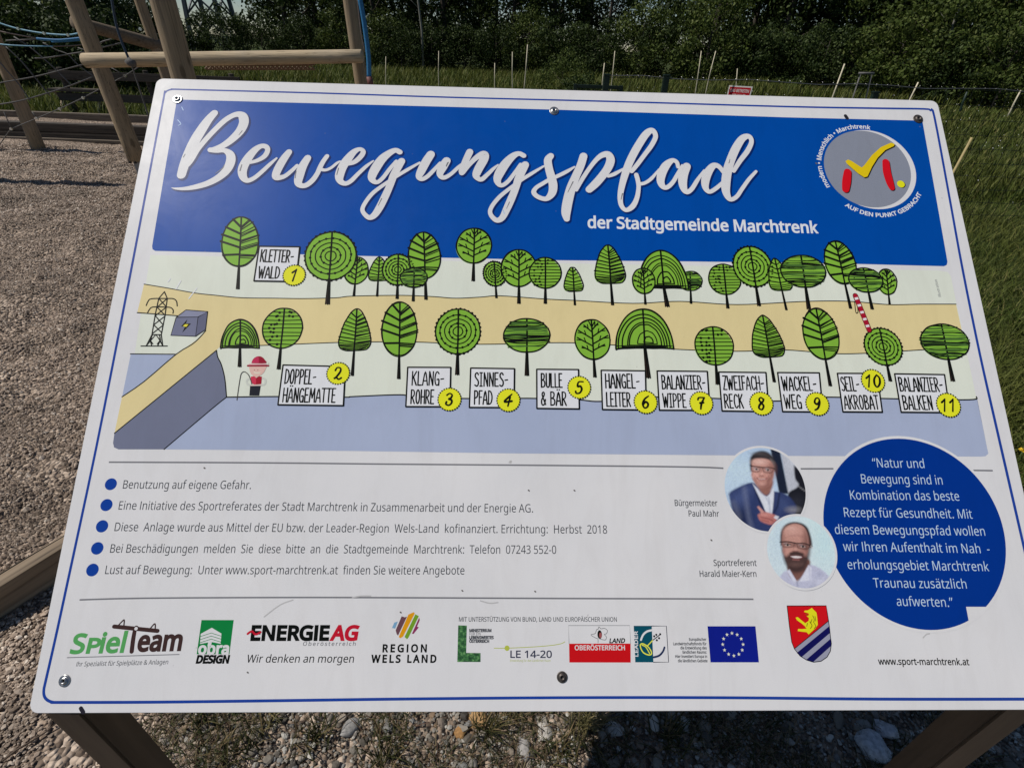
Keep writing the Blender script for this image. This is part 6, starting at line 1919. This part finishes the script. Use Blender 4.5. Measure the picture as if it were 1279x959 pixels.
for z in (22.0, 26.0):
    s = Solid(root.location)
    for sy in (-0.25, 0.25):
        s.tube([(base_c.x - 5, PY + sy, z), (base_c.x + 5, PY + sy, z)], 0.09, 4)
        s.tube([(base_c.x - 5, PY + sy, z), (base_c.x, PY + sy, z + 1.6), (base_c.x + 5, PY + sy, z)], 0.07, 4)
    s.build('cross_arm', mast_m, root)

# ------------------------------------------------------------------ trees and bushes
LEAF = [island_mat('leaf_dark', [(0, (0.010, 0.020, 0.004)), (0.5, (0.027, 0.046, 0.010)), (0.85, (0.052, 0.076, 0.018)), (1, (0.09, 0.115, 0.038))], 0.65, 0.16, 0.2),
        island_mat('leaf_mid', [(0, (0.022, 0.036, 0.006)), (0.5, (0.060, 0.088, 0.016)), (0.85, (0.098, 0.128, 0.028)), (1, (0.15, 0.17, 0.055))], 0.65, 0.16, 0.25),
        island_mat('leaf_grey', [(0, (0.018, 0.028, 0.011)), (0.5, (0.046, 0.062, 0.026)), (0.85, (0.078, 0.095, 0.042)), (1, (0.15, 0.16, 0.09))], 0.65, 0.16, 0.2)]
BARK = plain('bark', (0.055, 0.045, 0.034), 0.9, 0.35, 3, bmp=0.02, stretch=(4, 4, 0.6))
def leaves(V, Fc, c, rad, n, size):
    """one bough: leaves lying on the outside of a lumpy clump, a few inside"""
    for _ in range(n):
        d_ = Vector((random.gauss(0, 1), random.gauss(0, 1), random.gauss(0.15, 1))).normalized()
        t = rnd(0.75, 1.12) if rnd(0, 1) < 0.8 else rnd(0.2, 0.8)
        lump = 1 + 0.35 * noise.noise(d_ * 2.2 + c * 3)
        p = Vector((d_.x * rad[0], d_.y * rad[1], d_.z * rad[2])) * (t * lump) + c
        if p.z < 0.05:
            continue
        nrm = (d_ + Vector((rnd(-1, 1), rnd(-1, 1), rnd(-1, 1))) * 0.75).normalized()
        a_ = nrm.orthogonal().normalized()
        b_ = nrm.cross(a_)
        th = rnd(0, 6.283)
        a_, b_ = a_ * math.cos(th) + b_ * math.sin(th), b_ * math.cos(th) - a_ * math.sin(th)
        L_ = size * rnd(0.6, 1.3)
        w_ = L_ * rnd(0.45, 0.7)
        k = len(V)
        V.extend((tuple(p - a_ * L_ * 0.5), tuple(p + b_ * w_ * 0.5), tuple(p + a_ * L_ * 0.5), tuple(p - b_ * w_ * 0.5)))
        Fc.append((k, k + 1, k + 2, k + 3))
def make_tree(name, H, R, low, nclump, per, size, mat, label, cat, group):
    root = thing(name, (0, 0, 0), label, cat, group)
    s = Solid()
    tips = []
    s.tube([(0, 0, -0.2), (0.05, 0, H * 0.2), (-0.08, 0.06, H * 0.5), (0.05, 0, H * 0.88)], [0.02 * H, 0.016 * H, 0.011 * H, 0.003 * H], 9)
    for i in range(9):
        z = H * (0.12 + 0.075 * i)
        a_ = i * 2.4 + rnd(-.4, .4)
        L_ = R * (0.9 - 0.05 * i)
        p = Vector((math.cos(a_) * L_, math.sin(a_) * L_, z + L_ * 0.55))
        s.tube([(0, 0, z), (p.x * 0.5, p.y * 0.5, z + L_ * 0.22), p], [0.006 * H, 0.004 * H, 0.0015 * H], 6)
        tips.append(p)
    s.build('trunk', BARK, root, True)
    V, Fc = [], []
    for i in range(nclump):
        t = i / nclump
        z = low + (H - low) * (t ** 1.25)
        prof = math.sin(math.pi * (0.16 + 0.80 * (z - low) / (H - low))) ** 0.7
        a_ = rnd(0, 6.283)
        rr = R * prof * rnd(0.55, 1.0)
        c = Vector((math.cos(a_) * rr, math.sin(a_) * rr, z + rnd(-0.3, 0.3)))
        cr = rnd(0.20, 0.36) * R * (0.8 if R > 2 else 1.0)
        leaves(V, Fc, c, (cr, cr, cr * 0.7), per, size)
    for p in tips:
        leaves(V, Fc, p, (0.5, 0.5, 0.4), per, size)
    mesh_obj('crown', V, Fc, mat, None, root)
    return root
def copy_thing(o, loc, rot, sc, label=None):
    c = o.copy()
    COL.objects.link(c)
    c.location, c.rotation_euler, c.scale = loc, (0, 0, rot), (sc, sc, sc * rnd(0.92, 1.1))
    if label:
        c['label'] = label
    for ch in o.children:
        d_ = ch.copy()
        COL.objects.link(d_)
        d_.parent = c
    return c
KINDS = [
 ('deciduous_tree', 11.0, 3.6, 0.5, 80, 110, 0.24, LEAF[0], 'dark broad tree with leaves down to the grass at the edge of the wood', 'tree', 'trees along the edge of the wood'),
 ('deciduous_tree', 9.5, 3.2, 0.4, 84, 120, 0.21, LEAF[1], 'mid green bushy tree at the edge of the wood', 'tree', 'trees along the edge of the wood'),
 ('willow_tree', 10.0, 3.4, 0.7, 80, 110, 0.20, LEAF[2], 'grey green loose tree at the edge of the wood', 'tree', 'trees along the edge of the wood'),
 ('shrub', 3.0, 1.7, 0.2, 40, 110, 0.13, LEAF[1], 'low green bush in front of the wood', 'bush', 'bushes in front of the wood'),
 ('shrub', 2.3, 1.5, 0.15, 36, 110, 0.12, LEAF[0], 'low dark bush in front of the wood', 'bush', 'bushes in front of the wood'),
]
PROTO = [make_tree(*k) for k in KINDS]
used = [False] * len(PROTO)
def plant(k, px, Y, sc):
    X = at_depth(px, 60, Y).x
    if not used[k]:
        used[k] = True
        o = PROTO[k]
        o.location, o.rotation_euler, o.scale = (X, Y, 0), (0, 0, rnd(0, 6)), (sc, sc, sc)
    else:
        copy_thing(PROTO[k], (X, Y, 0), rnd(0, 6.28), sc)
random.seed(21)
# px along the photo, distance, size
for k, px, Y, sc in ((1, 40, 19, 0.9), (2, 130, 30, 0.7), (2, -60, 22, 1.0), (0, 20, 30, 0.9),
                     (0, 362, 42, 1.0), (1, 400, 44, 1.05), (2, 392, 52, 1.2), (0, 420, 50, 1.05), (0, 470, 40, 0.95), (1, 515, 46, 1.1), (0, 555, 41, 1.0), (0, 600, 45, 1.1), (1, 640, 42, 1.0), (0, 690, 44, 1.0),
                     (2, 735, 46, 1.0), (0, 758, 41, 0.8), (1, 862, 43, 1.05), (0, 890, 39, 1.0), (1, 935, 40, 1.1), (0, 975, 37, 1.0), (0, 1020, 39, 1.1), (0, 1065, 36, 1.0), (1, 1110, 34, 1.05), (0, 1150, 36, 1.05),
                     (1, 1195, 31, 1.0), (0, 1235, 33, 1.05), (1, 1275, 28, 1.0), (2, 1330, 30, 1.1), (0, 1390, 27, 1.0),
                     (0, 450, 56, 1.2), (0, 530, 58, 1.2), (0, 620, 60, 1.2), (0, 700, 58, 1.0), (1, 800, 62, 0.42), (0, 910, 55, 1.2), (0, 1000, 54, 1.2), (0, 1090, 50, 1.2), (0, 1180, 46, 1.2), (0, 1265, 42, 1.2),
                     (2, 212, 62, 0.25), (2, 232, 66, 0.24), (1, 258, 60, 0.24), (2, 282, 62, 0.26), (2, 304, 58, 0.30), (2, 172, 52, 0.6), (0, 150, 44, 0.6), (0, 85, 40, 0.8)):
    plant(k, px, Y, sc)
for k, px, Y, sc in ((3, 480, 37, 0.9), (4, 500, 36, 1.0), (3, 430, 38, 1.0), (4, 380, 38, 1.0), (4, 330, 37, 1.0), (4, 280, 36, 1.1), (4, 240, 36, 1.0), (3, 200, 34, 0.9), (4, 540, 37, 1.0), (4, 580, 38, 1.1), (4, 620, 37, 1.0), (3, 660, 38, 1.0),
                     (4, 700, 37, 1.2), (4, 745, 36, 1.1), (3, 800, 37, 1.3), (4, 830, 36, 1.2), (3, 885, 34, 1.3), (4, 925, 34, 1.2), (4, 960, 33, 1.1), (4, 1000, 33, 1.2), (4, 1035, 31, 1.1), (4, 1075, 30, 1.1), (3, 1130, 28, 1.3), (3, 1165, 27, 1.2),
                     (4, 1200, 26, 1.1), (4, 1240, 25, 1.1), (3, 1275, 24, 1.0), (4, 20, 18, 1.0), (4, 70, 17, 0.9), (4, 120, 17, 0.9), (4, 165, 19, 1.0)):
    plant(k, px, Y, sc)
PALE = plain('pale_bark', (0.22, 0.21, 0.18), 0.85, 0.35, 2)
for px, Y, h_, lab in ((527, 35.5, 7.0, 'thin pale birch trunk before the dark wood left of the middle'), (1180, 27, 6.0, 'thin crooked pale trunk before the wood at the right')):
    X = at_depth(px, 60, Y).x
    root = thing('birch_tree', (X, Y, 0), lab, 'tree')
    s = Solid()
    s.tube([(0, 0, -0.1), (0.05, 0, h_ * 0.3), (-0.12, 0, h_ * 0.6), (-0.05, 0, h_)], [0.075, 0.06, 0.05, 0.02], 8)
    for k in range(5):
        z = h_ * (0.45 + 0.1 * k)
        sg = 1 if k % 2 else -1
        s.tube([(-0.08, 0, z), (-0.08 + sg * 0.7, 0.1, z + 0.6)], [0.02, 0.006], 5)
    s.build('trunk', PALE, root, True)
    V, Fc = [], []
    for k in range(14):
        leaves(V, Fc, Vector((rnd(-1.0, 1.0), rnd(-0.6, 0.6), h_ * rnd(0.65, 1.05))), (0.45, 0.45, 0.35), 40, 0.14)
    mesh_obj('crown', V, Fc, LEAF[2], None, root)
# plants by the wire fence in the foreground
for k, px, Y, sc in ((4, 735, 13, 0.42), (3, 705, 14, 0.40)):
    plant(k, px, Y, sc)

# ------------------------------------------------------------------ grass, flowers, weeds
random.seed(5)
def blade(V, Fc, x, y, z, h, w, lean):
    a_ = rnd(0, 6.283)
    dx, dy = math.cos(a_), math.sin(a_)
    lx, ly = lean * h * dx, lean * h * dy
    k = len(V)
    V.extend(((x - dy * w, y + dx * w, z), (x + dy * w, y - dx * w, z), (x + lx * 0.4 + dy * w * 0.7, y + ly * 0.4 - dx * w * 0.7, z + h * 0.62), (x + lx * 0.4 - dy * w * 0.7, y + ly * 0.4 + dx * w * 0.7, z + h * 0.62), (x + lx, y + ly, z + h)))
    Fc.append((k, k + 1, k + 2, k + 3))
    Fc.append((k + 3, k + 2, k + 4))
GRASS = island_mat('grass_blades', [(0, (0.023, 0.040, 0.006)), (0.45, (0.070, 0.099, 0.017)), (0.85, (0.120, 0.144, 0.032)), (1, (0.256, 0.224, 0.084))], 0.6, 0.15, 0.3, (0.7, (0.122, 0.124, 0.029), 0.55))
def in_grass(x, y):
    return (x > 1.1 and y > 1.15) or x > 2.6 or y > 11.6
V, Fc = [], []
n_ = 0
while n_ < 62000:
    y = 1.15 + 7.5 * random.random() ** 1.7
    x = 1.1 + (0.5 + y * 1.25) * random.random()
    q = proj((x, y, 0.05))
    if q is None or q[0] > 1480 or q[1] > 1000:
        n_ += 0.2
        continue
    blade(V, Fc, x, y, -0.035, rnd(0.035, 0.11) * (1 + 0.8 * max(0, noise.noise(Vector((x * 1.1, y * 1.1, 9.0))))), rnd(0.0016, 0.0034) * (1 + 0.12 * y), rnd(0.4, 1.6))
    n_ += 1
o = mesh_obj('near_grass', V, Fc, GRASS)
tag(o, 'rough short grass right of the board up to the wire fence', 'grass', kind='stuff')
V, Fc = [], []
n_ = 0
while n_ < 70000:
    y = 7 + 33 * random.random() ** 1.25
    x = rnd(-1.15 * y - 2, 1.2 * y + 3)
    if not in_grass(x, y):
        n_ += 0.2
        continue
    q = proj((x, y, 0.3))
    if q is None or q[0] < -60 or q[0] > 1350 or (200 < q[0] < 1150 and q[1] > 150):
        n_ += 0.15
        continue
    tall = 1.0 + 1.5 * max(0, noise.noise(Vector((x * 0.22, y * 0.22, 2)))) + (0.6 if y > 24 else 0)
    if x > 8 and y < 24:
        tall *= 0.6
    blade(V, Fc, x, y, -0.03, rnd(0.10, 0.30) * tall, 0.004 + 0.0007 * y, rnd(0.2, 1.0))
    n_ += 1
o = mesh_obj('meadow_grass', V, Fc, GRASS)
tag(o, 'long meadow grass between the wire fence and the wood', 'grass', kind='stuff')
V, Fc = [], []
WF = island_mat('white_blossom', [(0, (0.45, 0.45, 0.38)), (1, (0.75, 0.75, 0.70))], 0.6, 0.2)
for _ in range(430):
    y = 4 + 22 * random.random()
    x = rnd(2.0, 1.2 * y + 3)
    z = rnd(0.10, 0.30)
    r = rnd(0.003, 0.006) * (0.6 + 0.1 * y)
    k = len(V)
    for i in range(6):
        V.append((x + r * math.cos(i * 1.047), y + r * math.sin(i * 1.047) * 0.7, z + r * 0.7 * math.sin(i * 1.047)))
    V.append((x, y, z + r * 0.3))
    for i in range(6):
        Fc.append((k + i, k + (i + 1) % 6, k + 6))
o = mesh_obj('meadow_flowers', V, Fc, WF)
tag(o, 'tiny white flowers dotted through the meadow', 'flowers', kind='stuff')

# dandelion at the right edge
P = at_depth(1277, 563, 1.72)
root = thing('dandelion', (P.x, P.y, 0), 'single yellow dandelion in the grass at the right edge', 'flower')
s = Solid(root.location)
s.tube([(P.x, P.y, -0.03), (P.x + 0.01, P.y, P.z * 0.6), P], 0.002, 6)
s.build('stem', plain('dandelion_stem', (0.07, 0.11, 0.03), 0.6, 0.2, 30), root, True)
V, Fc = [], []
for i in range(60):
    a_, t = rnd(0, 6.283), rnd(0.1, 1.0)
    d_ = Vector((math.cos(a_) * t, math.sin(a_) * t, 1.1 - t)).normalized()
    sd = d_.orthogonal().normalized()
    k = len(V)
    V.extend((tuple(sd * 0.0012), tuple(-sd * 0.0012), tuple(d_ * 0.015 - sd * 0.0016), tuple(d_ * 0.015 + sd * 0.0016)))
    Fc.append((k, k + 1, k + 2, k + 3))
o = mesh_obj('flower_head', V, Fc, plain('dandelion_yellow', (0.70, 0.48, 0.02), 0.6, 0.15, 100), None, root)
o.location = (0, 0, P.z)

# weeds growing between the pebbles
WEED = island_mat('weed_blades', [(0, (0.023, 0.028, 0.009)), (0.5, (0.057, 0.060, 0.021)), (0.75, (0.115, 0.095, 0.038)), (1, (0.230, 0.160, 0.085))], 0.7, 0.15, 0.2)
WEEDY = island_mat('weed_straw', [(0, (0.05, 0.05, 0.02)), (0.5, (0.13, 0.115, 0.045)), (1, (0.24, 0.19, 0.09))], 0.6, 0.3, 0.2)
def weed(px, py, n, h, r, m, lab):
    p = on_ground(px, py)
    V, Fc = [], []
    for _ in range(int(n * 0.55)):
        a_ = rnd(0, 6.283)
        q = rnd(0, r * 1.25)
        blade(V, Fc, math.cos(a_) * q, math.sin(a_) * q, 0, rnd(0.5, 1.1) * h, rnd(0.0009, 0.0022), rnd(0.3, 1.5))
    o = mesh_obj('weed_tuft', V, Fc, m)
    o.location = (p.x, p.y, 0.02)
    tag(o, lab, 'weed', 'weeds between the pebbles')
weed(608, 918, 150, 0.075, 0.03, WEED, 'dark green grass tuft between the ochre stone and the cream stone')
weed(727, 912, 230, 0.08, 0.035, WEEDY, 'straw yellow grass tuft at the edge of the shade')
weed(640, 900, 80, 0.05, 0.03, WEEDY, 'short yellowish tuft close under the board edge')
weed(398, 925, 130, 0.06, 0.05, WEED, 'thin green weed left of the flat grey stone')
weed(255, 905, 120, 0.06, 0.05, WEED, 'sparse green weed next to the left leg')
weed(300, 945, 170, 0.06, 0.06, WEED, 'spreading green weed at the bottom edge, left of the middle')
weed(485, 948, 150, 0.06, 0.05, WEED, 'broad green weed at the bottom edge below the flat grey stone')
weed(700, 945, 110, 0.06, 0.04, WEED, 'small green weed below the straw yellow tuft')
weed(830, 925, 160, 0.07, 0.05, WEED, 'shaded green weed right of the straw yellow tuft')
V, Fc = [], []
for _ in range(6500):
    px, py = rnd(170, 1240), rnd(885, 975)
    p = on_ground(px, py)
    if noise.noise(Vector((p.x * 7, p.y * 7, 4.4))) < -0.05:
        continue
    blade(V, Fc, p.x, p.y, ground_h(p.x, p.y), rnd(0.008, 0.034), rnd(0.0006, 0.0018), rnd(0.6, 2.4))
o = mesh_obj('weed_litter', V, Fc, island_mat('litter_blades', [(0, (0.03, 0.035, 0.012)), (0.4, (0.06, 0.07, 0.025)), (0.6, (0.09, 0.05, 0.035)), (1, (0.22, 0.18, 0.10))], 0.7, 0.15, 0.2))
tag(o, 'dry bits and sparse sprouts scattered between the pebbles', 'ground litter', kind='stuff')
weed(340, 905, 80, 0.05, 0.03, WEEDY, 'small brownish weed under the board, right of the left leg')
